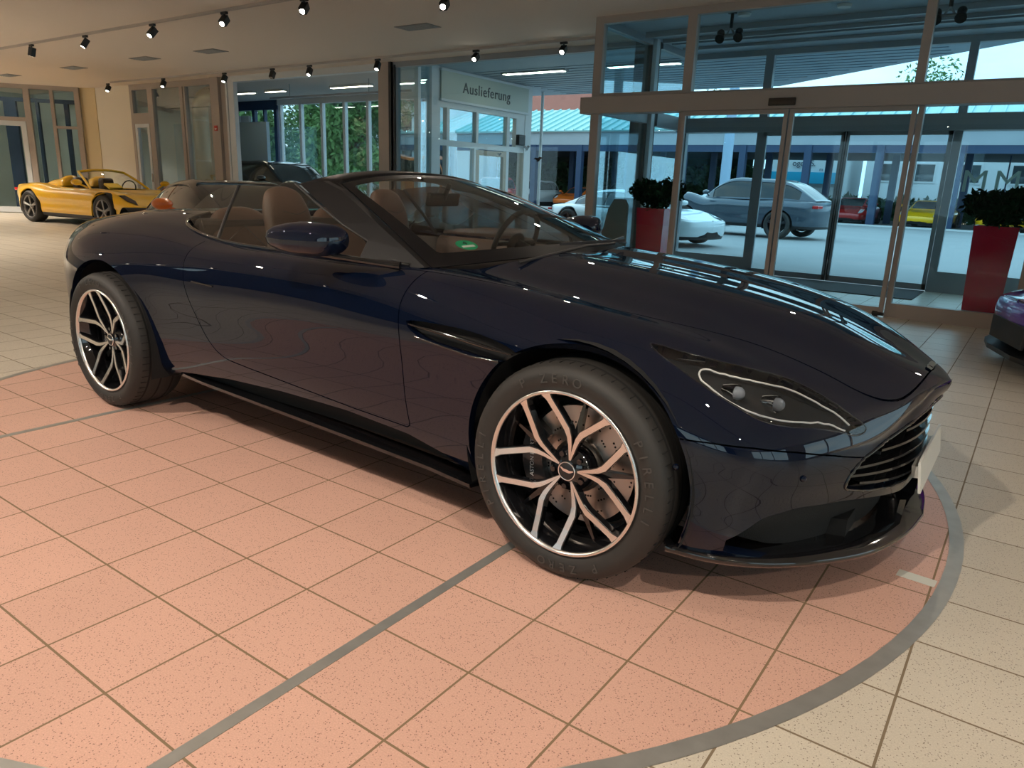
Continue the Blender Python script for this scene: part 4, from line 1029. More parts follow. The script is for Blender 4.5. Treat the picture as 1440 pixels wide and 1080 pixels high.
# diagonal office front at far left
DA = math.atan2(-1.46,-1.30)
PD = Plane((-18.75,7.20,0),DA)
glazing('window_10', PD, [(0,6,3.14,3.25),(.0,.12,0,3.14),(.62,.70,0,3.14),(.12,.7,2.20,2.27),(1.18,1.32,0,3.14),(2.55,2.70,0,3.14),(1.32,2.55,2.34,2.44),(4.0,4.1,0,3.14),(2.7,4.0,2.34,2.44),(5.9,6.0,0,3.14)],
   [(.12,.62,.05,3.14),(.70,1.18,.05,3.14),(1.32,2.55,2.44,3.14),(2.70,4.0,.05,3.14)], M_FRAME, M_PANE3)
g = G()
for m_ in [(1.34,1.46,.02,2.34),(2.42,2.54,.02,2.34),(1.46,2.42,.02,.16),(1.46,2.42,2.22,2.34)]: PD.box(g,*m_,-.03,.03)
o = st('door_6', g, M_FRAMEL); g = G(); PD.box(g,1.46,2.42,.16,2.22,-.004,.004); g.obj('pane', M_PANE3, o)
g = G(); PD.box(g,2.44,2.47,.9,1.3,.03,.07); g.obj('door_handle', M_CHROME, o)
# the office behind the diagonal front
M_OFF = mat('office_wall', (.50,.56,.56), rough=.8)
g = G(); g.box(-24,-18.9,7.65,7.8,0,CZ); g.box(-22.6,-22.5,2.2,7.65,0,CZ); st('wall_office', g, M_OFF)
g = G(); PD.box(g,.2,4.5,0,2.9,-2.3,-2.2); 
g2 = G(); PD.box(g2,.62,.72,0,3.0,-1.12,-1.0); PD.box(g2,.0,2.6,2.9,3.0,-1.12,-1.0); PD.box(g2,1.9,2.2,0,2.95,-1.12,-1.0); PD.box(g2,1.35,1.42,0,2.95,-1.12,-1.0); st('window_11', g2, M_DKBLUE)

# ------------------------------------------------------------------ delivery wing beyond the facade
M_WHITE = mat('white_paint', (.62,.64,.64), rough=.7)
g = G(); g.box(-24,-7.08,7.5,11.15,CZ,CZ+.25); st('ceiling_wing', g, mat('wing_ceiling',(.46,.47,.48),rough=.85,bump=(55,.5)))
PW = Plane((0,11.05,0),0); mem=[(-15.6,-7.04,3.11,3.25),(-15.6,-7.04,0,.25)]; pan=[]
xs = [-15.46+.873*k for k in range(10)]
for x in xs: mem.append((x-.045,x+.045,0,3.11))
for a,b in zip(xs,xs[1:]): pan.append((a+.045,b-.045,.25,3.11))
glazing('window_12', PW, mem, pan, M_FRAMEL, M_PANE)
g = G(); g.box(-24,-17.8,11.0,11.2,0,CZ); g.box(-17.8,-15.55,11.0,11.2,0,.2); st('wall_wing_back', g, M_WHITE)
PW2 = Plane((0,11.05,0),0)
glazing('window_13', PW2, [(-17.8,-15.55,3.0,3.25),(-17.75,-17.6,0,3.0),(-16.72,-16.6,0,3.0),(-15.72,-15.6,0,3.0),(-16.2,-16.15,0,3.0)], [(-17.6,-16.72,.2,3.0),(-16.6,-15.72,.2,3.0)], M_DKBLUE, M_PANE)
g = G()
for k in (0,1): g.box(-17.55+.42*k,-17.16+.42*k,10.90,10.98,.1,2.85)
o = st('door_7', g, M_WHITE)
# right wall of the wing, with the lettered fascia
PX = Plane((-7.04,0,0),math.pi/2)       # runs along +y, local y points to -x
glazing('window_14', PX, [(7.51,8.05,0,3.25,(-.05,.05)) if False else (7.51,7.58,0,3.2),(7.86,8.10,0,3.25,(-.06,.10)),(8.10,10.86,2.56,2.70),(8.10,10.86,1.88,1.985),(9.19,9.26,1.985,2.56),(8.30,8.38,1.985,2.56),(10.22,10.30,1.985,2.56),(10.55,10.86,1.985,2.56),(10.86,11.1,0,3.25,(-.06,.12)),(8.30,8.36,0,1.88),(9.14,9.2,0,1.88),(8.1,9.2,0,.1)],
    [(7.58,7.86,.05,3.2),(8.38,9.19,1.985,2.56),(9.26,10.22,1.985,2.56),(8.36,9.14,.1,1.88)], M_FRAMEL, M_PANE2)
g = G(); PX.box(g,8.08,10.90,2.69,3.19,-.10,-.03,.004); s_ = g.obj('fascia_sign', mat('sign_panel',(.40,.43,.38),rough=.35)); setp(s_, 'pale fascia sign reading Auslieferung above the glazed side wall outside', 'sign')
g = G(); PX.box(g,8.06,10.92,2.66,2.70,-.12,-.02); PX.box(g,8.06,10.92,3.18,3.22,-.12,-.02); g.obj('sign_edge', M_FRAMEL, s_)
T = Matrix(((0,0,1,-6.935),(1,0,0,9.46),(0,1,0,2.94),(0,0,0,1)))
text_mesh('sign_lettering','Auslieferung',.27,mat('letter_grey',(.05,.055,.06),rough=.5),s_,T,.004,1.12)
g = G()
for m_ in [(9.22,9.32,.02,1.86),(10.14,10.24,.02,1.86),(9.32,10.14,.02,.2),(9.32,10.14,1.76,1.86)]: PX.box(g,*m_,-.04,.03)
o = st('door_8', g, mat('tan_door_frame',(.34,.27,.19),rough=.5)); g = G(); PX.box(g,9.32,10.14,.2,1.76,-.01,-.002); g.obj('pane', M_PANE2, o)
g = G(); PX.box(g,10.55,10.78,2.03,2.24,-.14,-.05,.01); setp(g.obj('wall_lamp', M_SATIN),'small dark square box fixed to the side wall below the sign','box')
for (y,z,s__) in ((10.83,1.98,.13),(9.86,1.80,.08)):      # bird silhouettes stuck on the glass
    T = Matrix(((0,0,1,-6.9),(1,0,0,y),(0,1,0,z),(0,0,0,1))); g = G()
    P = [(-1,.1),(-.4,.35),(0,.2),(.4,.5),(1,.3),(.5,-.05),(.25,-.4),(0,-.25),(-.15,-.6),(-.3,-.1)]
    g.prism([(a*s__,b*s__) for a,b in P[::-1]],0,.003,T=T); setp(g.obj('bird_decal', M_SATIN),'black bird silhouette sticker on the glazed side wall, %s'%('the larger one beside the corner post' if s__>.1 else 'the smaller one above the tan door'),'sticker')
T = Matrix(((1,0,0,-4.32),(0,0,1,7.456),(0,1,0,1.62),(0,0,0,1))); g = G(); g.prism([(a*.085,b*.085) for a,b in P[::-1]],-.012,-.010,T=T); setp(g.obj('bird_decal', M_SATIN),'black bird silhouette sticker on the wide showroom pane','sticker')
# wing strip lights and outside strip lights
M_TUBE = mat('strip_light_glow', (.9,.9,.8), emit=(1,.93,.68), estr=15)
for i,(a,b,lab) in enumerate(((-15.1,-14.3,''),(-13.85,-13.1,''),(-11.45,-10.1,''),(-9.6,-8.3,''))):
    g = G(); g.box(a,b,9.33,9.45,CZ-.05,CZ-.001); t = g.obj('strip_light', M_FRAMEL); setp(t, 'ceiling strip light in the neighbouring hall, %s from the left'%('first','second','third','fourth')[i], 'ceiling light', 'strip lights in the neighbouring hall')
    g = G(); g.box(a+.03,b-.03,9.345,9.435,CZ-.056,CZ-.05); g.obj('diffuser', M_TUBE, t)
for i,(a,b) in enumerate(((-6.4,-4.97),(-4.15,-2.75))):
    g = G(); g.box(a,b,9.15,9.30,CZ-.03,CZ); t = g.obj('strip_light', M_FRAMEG); setp(t, 'louvred strip light under the outdoor canopy, %s'%('nearer the delivery sign' if i==0 else 'nearer the entrance'), 'ceiling light', 'strip lights under the canopy')
    g = G()
    for k in range(14): x0 = a+.04+(b-a-.08)*k/14; g.box(x0,x0+(b-a-.08)/14-.02,9.165,9.285,CZ-.036,CZ-.03)
    d_ = g.obj('diffuser', M_TUBE, t)
for k,(x,y) in enumerate(((-20.3,6.1),(-21.6,4.2))):
    g = G(); g.box(-.7,.7,-.08,.08,-.045,-.001); t = g.obj('strip_light', M_FRAMEL, None, (x,y,CZ), (0,0,DA)); setp(t,'ceiling strip light inside the glazed office, %s'%('nearer the cream column' if k==0 else 'further from the column'),'ceiling light','strip lights in the glazed office')
    g = G(); g.box(-.66,.66,-.06,.06,-.052,-.045); g.obj('diffuser', M_TUBE, t)
# pipe duct behind the left glazing
g = G(); g.tube([(-14.8,8.15,0),(-14.8,8.15,1.5),(-14.8,8.15,2.65),(-14.76,8.15,2.82),(-14.62,8.15,2.96),(-14.42,8.15,3.02),(-13.9,8.15,3.04)],.19,20)
dct = g.obj('ventilation_duct', mat('duct_metal',(.22,.22,.17),rough=.35,metal=.6)); setp(dct,'fat dull metal duct rising behind the left glazing and bending at the top','duct')
for z in (.6,1.5,2.45): 
    g = G(); g.lathe([(.195,z-.02),(.2,z),(.195,z+.02)],'z',24,T=Matrix.Translation((-14.8,8.15,0))); g.obj('duct_collar', M_FRAMEG, dct)
# garage door style rail under the wing ceiling
g = G(); g.box(-12.9,-8.4,8.78,8.84,CZ-.30,CZ-.26); g.cyl((-12.2,8.81,CZ-.27),(-12.2,8.81,CZ),.008,n=6); g.cyl((-9.6,8.81,CZ-.27),(-9.6,8.81,CZ),.008,n=6)
setp(g.obj('ceiling_rail', M_FRAMEG),'thin grey rail hung below the ceiling of the neighbouring hall','rail')
# partition furniture hints: dark blue panel screens in the wing left part
g = G(); g.box(-19.5,-15.0,10.2,10.3,0,2.6); o = st('wall_partition', g, mat('blue_screen',(.30,.42,.52),rough=.4))

# ------------------------------------------------------------------ ceiling vents and track lights
def vent(x, y, lab):
    t = empty('ceiling_vent',(x,y,CZ),0,lab,'air vent','slot air vents in the plaster ceiling')
    g = G(); g.box(-.30,.30,-.15,.15,-.008,-.001); g.obj('vent_frame', mat('vent_grey',(.20,.19,.18),rough=.5), t)
    g = G()
    for k in range(5): g.box(-.27,.27,-.12+.05*k,-.105+.05*k,-.016,-.008)
    g.obj('vent_slats', M_FRAMEG, t)
vl = [(-4.95,5.29),(-9.75,5.25),(-11.8,5.2),(-14.7,5.25),(-17.8,5.22)]
for i,(x,y) in enumerate(vl): vent(x,y,'grey slot vent in the plaster ceiling, %s from the right'%('first','second','third','fourth','fifth')[i])
M_LAMP = mat('lamp_glow', (1,1,1), emit=(1,.90,.74), estr=55)
def track(name, y, x0, x1, lab):
    g = G(); g.box(x0,x1,y-.018,y+.018,CZ-.035,CZ-.001); g.box(x0,x1,y-.009,y+.009,CZ-.036,CZ-.034); setp(g.obj('lighting_track', mat('track_white',(.40,.36,.33),rough=.5)), lab, 'lighting track')
def head(x, y, aim, lab, on=True, power=60, ang=70, grp='spotlights on the ceiling tracks'):
    t = empty('track_spotlight',(x,y,CZ-.036),0,lab,'spotlight',grp)
    g = G(); g.box(-.055,.055,-.02,.02,-.03,.0); g.cyl((0,0,-.03),(0,0,-.07),.012,n=8); g.obj('adapter', M_SATIN, t)
    d = (Vector(aim)-Vector((x,y,CZ-.12))).normalized(); q = d.to_track_quat('-Z','Y').to_matrix().to_4x4()
    T = Matrix.Translation((0,0,-.10)) @ q
    g = G(); g.box(-.042,.042,-.042,.042,-.085,.055,T=T,bev=.006); b = g.obj('lamp_head', M_SATIN, t)
    if on:
        g = G(); g.lathe([(0,-.0865),(.030,-.0865)],'z',20,T=T); g.obj('lens', M_LAMP, b)
        l = bpy.data.lights.new('track_lamp','SPOT'); l.energy = power; l.spot_size = R(ang); l.spot_blend = .65; l.shadow_soft_size = .035; l.color = (1,.87,.73)
        o = bpy.data.objects.new('track_lamp', l); COL.objects.link(o); o.parent = t; o.matrix_local = T @ Matrix.Translation((0,0,-.10))
    else:
        g = G(); g.lathe([(0,-.0865),(.030,-.0865)],'z',20,T=T); g.obj('lens', M_FRAMEG, b)
def pix(px, py, z):      # ceiling position seen at a photograph point (used once to survey the lamp heads)
    d = fw+(px-720)/F_PX*r2-(py-540)/F_PX*u2; t = (z-CAM.z)/d.z; return CAM+d*t
track('a',3.36,-15.5,-2.6,'long pale lighting track above the car, crossing the upper left of the ceiling')
track('b',6.86,-16.4,-2.9,'long pale lighting track running along the glazed front')
for k,(px,py,on,aim,pw) in enumerate(((1,86,1,(-15,3,0),50),(64,73,1,(-13,3,0),50),(144,62,1,(-11,1.5,0),60),(236,47,1,(-8,.5,0),60),(335,31,1,(-5,0,.0),60),(448,14,1,(-3.2,0,0),70))):
    p = pix(px,py,CZ-.12); head(p.x,3.36,aim,'black spotlight on the long near track, %s from the left'%('first','second','third','fourth','fifth','last')[k],on,pw)
for k,(px,py,on) in enumerate(((155,123,1),(237,117,1),(318,109,1),(384,103,0),(433,98,1),(530,90,1),(664,77,1),(790,67,1))):
    p = pix(px,py,CZ-.12); head(p.x,6.86,(p.x+.5,5.2,0) if k < 6 else (p.x+1,2.5,0),'black spotlight on the window-side track, %s from the left'%('first','second','third','fourth','fifth','sixth','seventh','last')[k],on,45)
# ------------------------------------------------------------------ generic cars
M_TINT = mat('tinted_window', (.008,.010,.011), rough=.04, coat=.3)
M_TINTL = mat('pale_window', (.03,.04,.045), rough=.04, coat=.5)
M_RIMD = mat('dark_alloy', (.05,.05,.055), rough=.3, metal=.8)
M_RIMG = mat('grey_alloy', (.30,.29,.28), rough=.3, metal=.9)
M_REDL = mat('rear_light_red', (.45,.01,.01), rough=.2, coat=.5)
M_HEADL = mat('head_light_glass', (.55,.58,.60), rough=.12, coat=1)
def wheel_simple(loc, r, w, m_rim, n=5, name='wheel', parent=None, out=-1):
    """face looks along -y (out=-1) or +y"""
    t = empty(name, loc); t.parent = parent
    if out > 0: t.rotation_euler = (0,0,math.pi)
    g = G(); h = w/2; rim = r*.72
    g.lathe([(rim,-h*.8),(rim+.03,-h),(r-.03,-h*.98),(r,-h*.7),(r,h*.7),(r-.03,h),(rim,h*.9)],'y',32); g.obj('tyre', M_RUB, t)
    g = G(); g.lathe([(rim+.004,-h*.82),(rim-.012,-h*.86),(rim-.02,-h*.6),(rim-.04,h*.6)],'y',32)
    for k in range(n):
        a = R(90+360/n*k)
        for s in (-.09,.09) if n == 5 else (0,):
            c0 = Vector((.04*math.cos(a),-h*.62,.04*math.sin(a))); c1 = Vector(((rim-.01)*math.cos(a+s),-h*.8,(rim-.01)*math.sin(a+s)))
            g.tube([c0,c1],[r*.05,r*.045],5)
    g.lathe([(0,-h*.75),(r*.14,-h*.72),(r*.17,-h*.4)],'y',16); g.obj('rim', m_rim, t)
    g = G(); g.lathe([(0,0),(rim*.8,0)],'y',24); g.obj('brake_disc', M_WELL, t)
    return t
STY = dict(
 # stations along the normalised length -1 rear .. 1 front: (x, centre top, crown top, half width factor)
 mid=[(-.90,.62,.60,.90),(-.72,.72,.71,.97),(-.56,.75,.74,1.0),(-.35,.74,.72,.97),(-.12,.70,.68,.955),(.12,.66,.655,.96),(.30,.60,.62,.97),(.45,.54,.58,.99),(.58,.47,.545,1.0),(.72,.41,.48,.98),(.84,.36,.40,.90)])
def generic_car(name, label, cat, loc, heading, col=None, L=4.55, W=1.94, H=1.2, belt=.80, hood=.60, nose=.46, tail=.80, wb=2.65, rw=.345, gh=(.55,.12,-.25,-.80), roofw=.56,
                m=None, rim=None, open_top=False, group=None, glassm=None, suv=False, lamps=True, nspoke=5, detail=True, roofm=None):
    m = m or M_NAVY; rim = rim or M_RIMD; hw = W/2; hl = L/2; gm = glassm or M_TINT
    t = empty(name, loc, heading, label, cat, group)
    sill = .17 if not suv else .30
    fx, rx = wb/2+ .0, -wb/2
    tops = [(-hl,tail*.93),(-hl*.8,tail),(rx,tail*1.0),(-.3*hl,belt*1.02),(.1*hl,belt),(gh[0]*hl,belt*.985+.0),(fx,(hood+belt)/2*.98 if suv else hood*1.10),(hl*.80,hood),(hl*.93,nose*1.12),(hl,nose)]
    crn = [(-hl,tail*.9),(-hl*.8,tail*.97),(rx,tail*.99),(-.3*hl,belt*.99),(.1*hl,belt*.99),(gh[0]*hl,belt*.98),(fx,max(rw*2+.07,hood*1.12)),(hl*.80,hood*.97),(hl*.93,nose*1.08),(hl,nose)]
    wid = [(-hl*.88,.90),(rx,1.0),(-.2*hl,.965),(.2*hl,.965),(fx,.995),(hl*.80,.95),(hl*.9,.84)]
    S = []
    def col_(x, zt, zc, w, sl=None, xo=None):
        sl = sl or sill; bz = zc
        return [(x,0,zt),(x,.45*w,zt*.6+.4*zc+.0),(x,.78*w,zc),(x,.93*w,bz-.07),(x,w,bz-.22 if bz-.22 > sl+.2 else (bz+sl)/2+.05),(x,.975*w,(bz+sl)/2-.02),(x,.97*w,sl+.12),(x,.90*w,sl)]
    # rear face (three wrapping columns)
    zt = tail
    def wrap(sx, xx, zt, w3):
        out = []
        for (fxx, wf) in w3:
            z = [zt,zt*.995,zt*.97,zt*.9,zt*.74,zt*.58,max(zt*.42,sill+.1),sill]
            xo = [0,0,.01,.03,.04,.02,.0,-.05]
            out.append([(sx*(xx*fxx+xo[k]*(1 if sx>0 else 1)*.8), hw*wf*(.5 if k==0 and wf>0 else .75 if k==1 else 1)*(0 if k==0 else 1), z[k]) for k in range(8)])
        return out
    S += wrap(-1, hl, tail*.95, [(1.0,0),(.985,.40),(.93,.74)])
    for xn in (-.82,):
        x = xn*hl; S.append(col_(x, at(tops,x), at(crn,x), hw*.93))
    for x in (rx-.0, rx+.45, -.12*hl, .18*hl, gh[0]*hl if abs(gh[0]*hl-fx) > .35 else fx-.42, fx, fx+.36):
        S.append(col_(x, at(tops,x), at(crn,x), hw*at(wid,x)))
    fr = wrap(1, hl, nose, [(.93,.74),(.985,.40),(1.0,0)])
    S += fr
    S = sorted(S[:4]+S[4:-3], key=lambda c: c[3][0])[:]+fr if False else S
    sf = grid_surface(S, 6 if detail else 4, 4 if detail else 3)
    g_ = np.where(sf.V[:,1] < .3*hw, 1, np.hypot(sf.V[:,0]-fx, sf.V[:,2]-rw)-(rw+.045)); sf = sf.cut(g_)[0]
    g_ = np.where(sf.V[:,1] < .3*hw, 1, np.hypot(sf.V[:,0]-rx, sf.V[:,2]-rw)-(rw+.045)); sf = sf.cut(g_)[0]
    x0, x1, x2, x3 = [q*hl for q in gh]     # windscreen base, header, roof end, rear glass base
    tub = None
    if open_top:
        op = [(x0-.02,0),(x0-.10,.45*hw),(x0-.30,.70*hw),(x2,.70*hw),(x2-.15,.5*hw),(x2-.15,0)]; op = op+[(a,-b) for a,b in reversed(op)][1:-1]
        d = poly_dist(sf.V[:,:2], op); d = np.where(sf.U[:,1] < 3, d, -1); tub, sf = sf.cut(d)
    # lower dark band
    lowz = sill+.07; band, sf2 = sf.cut(lowz-sf.V[:,2]); full = sf2+sf2.mirror()
    full.obj('body', m, t, .02); (band+band.mirror()).obj('sill', M_SATIN, t, .02)
    V = sf.V
    def onb(x, z): 
        k = np.argmin((V[:,0]-x)**2+(V[:,2]-z)**2+np.where(sf.U[:,1]<3.2,9,0)); return V[k]
    for sd in (-1,1):
        for cx in (fx, rx):
            g = G(); n = 16; rr = rw+.055; ye = (hw*at(wid,cx))*.97
            Vv = []
            for i in range(n+1):
                a = math.pi*(-.1+1.2*i/n); Vv += [(cx+rr*math.cos(a), ye*sd, rw+rr*math.sin(a)),(cx+rr*math.cos(a),(hw-.45)*sd,rw+rr*math.sin(a))]
            g.add(Vv,[(2*i,2*i+1,2*i+3,2*i+2) for i in range(n)],True); g.add([Vv[2*i+1] for i in range(n+1)],[tuple(range(n+1))]); g.obj('wheel_arch_liner', M_WELL, t)
        wheel_simple((fx,(hw-.135)*sd,rw), rw, .25, rim, nspoke, 'front_wheel', t, sd)
        wheel_simple((rx,(hw-.135)*sd,rw), rw, .28, rim, nspoke, 'rear_wheel', t, sd)
        # lamps
        if lamps:
            p = onb(hl*.86, nose*1.02)
            g = G(); q = [(fx+.28,hw*.80,at(crn,fx+.28)+.0),(hl*.84,hw*.80,nose*1.10),(hl*.93,hw*.66,nose*.98),(hl*.86,hw*.62,nose*1.14),(fx+.34,hw*.70,at(crn,fx+.34)+.015)]
            Q = []
            for a,b,c in q:
                k = np.argmin((V[:,0]-a)**2+(V[:,1]-b)**2+np.where(sf.U[:,1]>4.5,9,0)); n_ = sf.N[k]; Q.append((V[k][0]+n_[0]*.012, (V[k][1]+n_[1]*.012)*sd, V[k][2]+n_[2]*.012))
            g.add(Q,[(0,1,2,3,4) if sd<0 else (4,3,2,1,0)]); bm = bmesh.new(); g.obj('headlamp', M_HEADL if not open_top else M_BLK, t)
            k = np.argmin((V[:,0]+hl*.97)**2+(V[:,2]-tail*.80)**2); 
            g = G(); g.box(-hl*.985-.02,-hl*.93,hw*.35*sd if sd>0 else -hw*.78,hw*.78 if sd>0 else -hw*.35,tail*.78,tail*.86,bev=.02); g.obj('tail_lamp', M_REDL, t)
        # mirror
        mx = x0-.22*hl/2; g = G(); g.sphere((mx,(hw+.08)*sd,belt+.13),(.10,.11,.065),14,8); g.cyl((mx+.02,(hw*.86)*sd,belt+.02),(mx,(hw+.03)*sd,belt+.10),.02,n=8); g.obj('wing_mirror', m, t)
    g = G(); g.box(rx+rw+.05,fx-rw-.05,-hw*.86,hw*.86,sill-.02,sill+.03); g.box(fx+rw*.9,hl*.86,-hw*.7,hw*.7,sill-.02,sill+.03); g.box(-hl*.9,rx-rw,-hw*.7,hw*.7,sill-.02,sill+.03); g.box(rx-rw,rx+rw,-hw*.5,hw*.5,sill-.02,sill+.03); g.box(fx-rw,fx+rw,-hw*.5,hw*.5,sill-.02,sill+.03); g.obj('underbody', M_WELL, t)
    # front intake
    g = G(); g.prism([(hl*.86,-hw*.66),(hl*.945,-hw*.64),(hl*.982,-hw*.42),(hl*1.003,-hw*.2),(hl*1.006,0),(hl*1.003,hw*.2),(hl*.982,hw*.42),(hl*.945,hw*.64),(hl*.86,hw*.66)],sill+.05,nose*.62); g.obj('front_intake', M_WELL, t)
    # greenhouse
    if not open_top:
        gx = [x0, (x0*2+x1)/3, (x0+2*x1)/3, x1, (x1+x2)/2, x2, (x2*2+x3)/3, (x2+2*x3)/3, x3]
        bz = belt*.975
        zt_ = [bz+.01, bz+(H-bz)*.40, bz+(H-bz)*.74, H*.985, H, H*.985, bz+(H-bz)*.80, bz+(H-bz)*.45, at(tops,x3)+.01]
        bw = [.60,.74,.80,.83,.84,.83,.80,.72,.58]; rwid = [.58,.64,.64,.62,.62,.61,.60,.58,.55]
        net = []
        for x,z,b,r_ in zip(gx,zt_,bw,rwid):
            r__ = r_*hw*roofw/.62*1.0
            if x in (x0,x3): r__ = b*hw*.97
            zz = z; be = at(crn,x)*.99-.01 if x < x0-.01 else bz
            be = min(be, zz-.004)
            net.append([(x,0,zz),(x,r__*.6,zz-.006),(x,r__,zz-.03*(zz-be)/.4-.008),(x,r__+(b*hw-r__)*.30,zz-(zz-be)*.28),(x,r__+(b*hw-r__)*.72,zz-(zz-be)*.70),(x,b*hw,be)])
        gs = grid_surface(net, 6, 4, smooth_u=True)
        ws = gs.U[:,0]; wv = gs.U[:,1]
        d1 = np.minimum.reduce([ws-.12, 2.86-ws, 1.9-wv+.0*ws]); wsn, gs1 = gs.cut(d1)
        d2 = np.minimum.reduce([gs1.U[:,0]-5.15, 7.85-gs1.U[:,0], 1.85-gs1.U[:,1]]); rwn, gs2 = gs1.cut(d2)
        d3 = np.minimum.reduce([(gs2.U[:,1]-2.35)*.3-.06*np.maximum(0,2.9-gs2.U[:,0])*.3, (4.75-gs2.U[:,1])*.3, (gs2.U[:,0]-1.3-.0*gs2.U[:,1])*.2, (6.9-gs2.U[:,0])*.2]); sw, rf = gs2.cut(d3)
        dB = np.abs(sw.U[:,0]-4.3)-.07; sw = sw.cut(dB)[0]; 
        (rf+rf.mirror()).obj('roof', roofm or m, t, .015)
        (wsn+wsn.mirror()).obj('windscreen', gm, t, 0); (rwn+rwn.mirror()).obj('rear_window', gm, t, 0); sw.obj('side_window', gm, t, 0); sw.mirror().obj('side_window', gm, t, 0)
        (sw+sw.mirror()).offset(-.02).obj('window_shade', M_WELL, t, 0) if False else None
    else:
        # windscreen frame, glass, dark cabin with two seats and twin fairings
        def wp(s, q): 
            base = Vector((x0-.03-.30*s*s, .72*hw*s, belt*.98)); top = Vector((x1-.08*s*s, .56*hw*s, H-.05*s*s)); p = base.lerp(top,q); return p+Vector((0,0,.02*math.sin(math.pi*q)))
        n, k_ = 16, 6; Vv = [tuple(wp(-1+2*i/n, j/k_)) for i in range(n+1) for j in range(k_+1)]
        g = G(); g.add(Vv,[(i*(k_+1)+j,(i+1)*(k_+1)+j,(i+1)*(k_+1)+j+1,i*(k_+1)+j+1) for i in range(n) for j in range(k_)],True); g.obj('windscreen', M_CARGLASS, t)
        g = G(); pts = [wp(-1,q/8) for q in range(8)]+[wp(-1+2*i/14,1) for i in range(15)]+[wp(1,1-q/8) for q in range(1,9)]; g.tube(pts,.028,8); g.obj('windscreen_frame', m, t)
        g = G(); g.box(x2-.2,x0-.05,-.69*hw,.69*hw,.25,.30); 
        for sd in (-1,1): g.box(x2-.2,x0-.25,min(.69*hw*sd,.72*hw*sd),max(.69*hw*sd,.72*hw*sd),.25,belt*.97)
        g.box(x0-.45,x0-.1,-.68*hw,.68*hw,.55,belt*.97,bev=.06); g.box(x2-.22,x2-.14,-.69*hw,.69*hw,.3,belt*.99); g.obj('cabin_tub', M_SATIN, t)
        for sd in (-1,1):
            g = G(); g.box(x2+.02,x2+.22,.15*sd-(0 if sd>0 else .30)+.0,.15*sd+(.30 if sd>0 else 0),.35,belt+.22,T=Matrix.Translation((x2*(-.0),0,0)),bev=.06); g.box(x2+.2,x2+.7,min(.15*sd,.45*sd),max(.15*sd,.45*sd),.33,.47,bev=.05); g.obj('seat', M_TAN2, t)
            g = G(); Vv=[]; prof=[(x2-.05,.20,.01),(x2-.08,.24,.19),(x2-.35,.22,.19),(x2-.75,.16,.12),(x2-1.05,.08,.02)]
            net=[[ (a, sd*.34+b*math.cos(math.pi*q/8)*1.05, belt+.02+c*math.sin(math.pi*q/8)) for q in range(9)] for a,b,c in prof]
            s_ = grid_surface(net,3,1); me = bpy.data.meshes.new('fairing'); me.from_pydata([tuple(p) for p in s_.V],[],list(s_.F)); me.polygons.foreach_set('use_smooth',[True]*len(s_.F)); me.update(); link_mesh('fairing', me, m, t)
        g = G(); g.tube([Vector((x0-.55,.34,belt+.02))+Vector((.06*math.sin(a)*.5,.17*math.cos(a),.16*math.sin(a))) for a in (2*math.pi*i/20 for i in range(20))],.014,6,close=True); g.obj('steering_wheel', M_SATIN, t)
    return t
P_YEL = paint('yellow_paint',(.85,.47,.004)); P_ORA = paint('orange_paint',(.62,.13,.012)); P_PUR = paint('purple_paint',(.14,.010,.36),metal=.2)
P_GREY = paint('grey_brown_paint',(.045,.04,.036),metal=.6); P_WHITE = paint('white_car_paint',(.60,.66,.68)); P_SUV = paint('slate_blue_paint',(.055,.075,.10),metal=.4)
P_BLACK = paint('black_car_paint',(.008,.009,.010)); P_RED = paint('red_paint',(.30,.012,.01)); P_SIL = paint('silver_paint',(.35,.37,.38),metal=.7)

# yellow open sports car at the back left
yc = generic_car('sports_car','bright yellow open-top sports car parked by the cream wall','car',(-15.08,5.80,0),R(7),m=P_YEL,rim=M_RIMG,L=4.5,W=1.95,H=1.19,belt=.80,hood=.66,nose=.50,tail=.86,wb=2.65,rw=.345,gh=(.42,.02,-.22,-.8),open_top=True)
def place(child_fn): pass
# scoop behind the door and headlamp blades of the yellow car
g = G(); g.box(-.10,.10,-.16,.16,-.02,.02,T=Matrix.Translation((.72,-.25,.86)) @ Matrix.Rotation(R(25),4,'Y')); g.obj('dashboard_card', mat('yellow_card',(.75,.50,.05),rough=.6), yc)
# orange sports car behind the hero: only its windscreen and mirror rise above
generic_car('sports_car','orange sports car mostly hidden behind the open-top car, only windscreen and orange mirror showing','car',(-5.75,2.80,0),R(-14),m=P_ORA,L=4.5,W=1.93,H=1.125,belt=.75,hood=.60,nose=.46,tail=.72,gh=(.46,.10,-.2,-.75),glassm=M_TINTL,roofm=M_BLK)
# car nose at the left edge
generic_car('sports_car','dark grey-brown low sports car cut off by the left edge of the view','car',(-16.75,1.55,0),R(40),m=P_GREY,L=4.5,W=1.95,H=1.2,belt=.82,hood=.66,nose=.55,tail=.8,gh=(.45,.10,-.25,-.8))
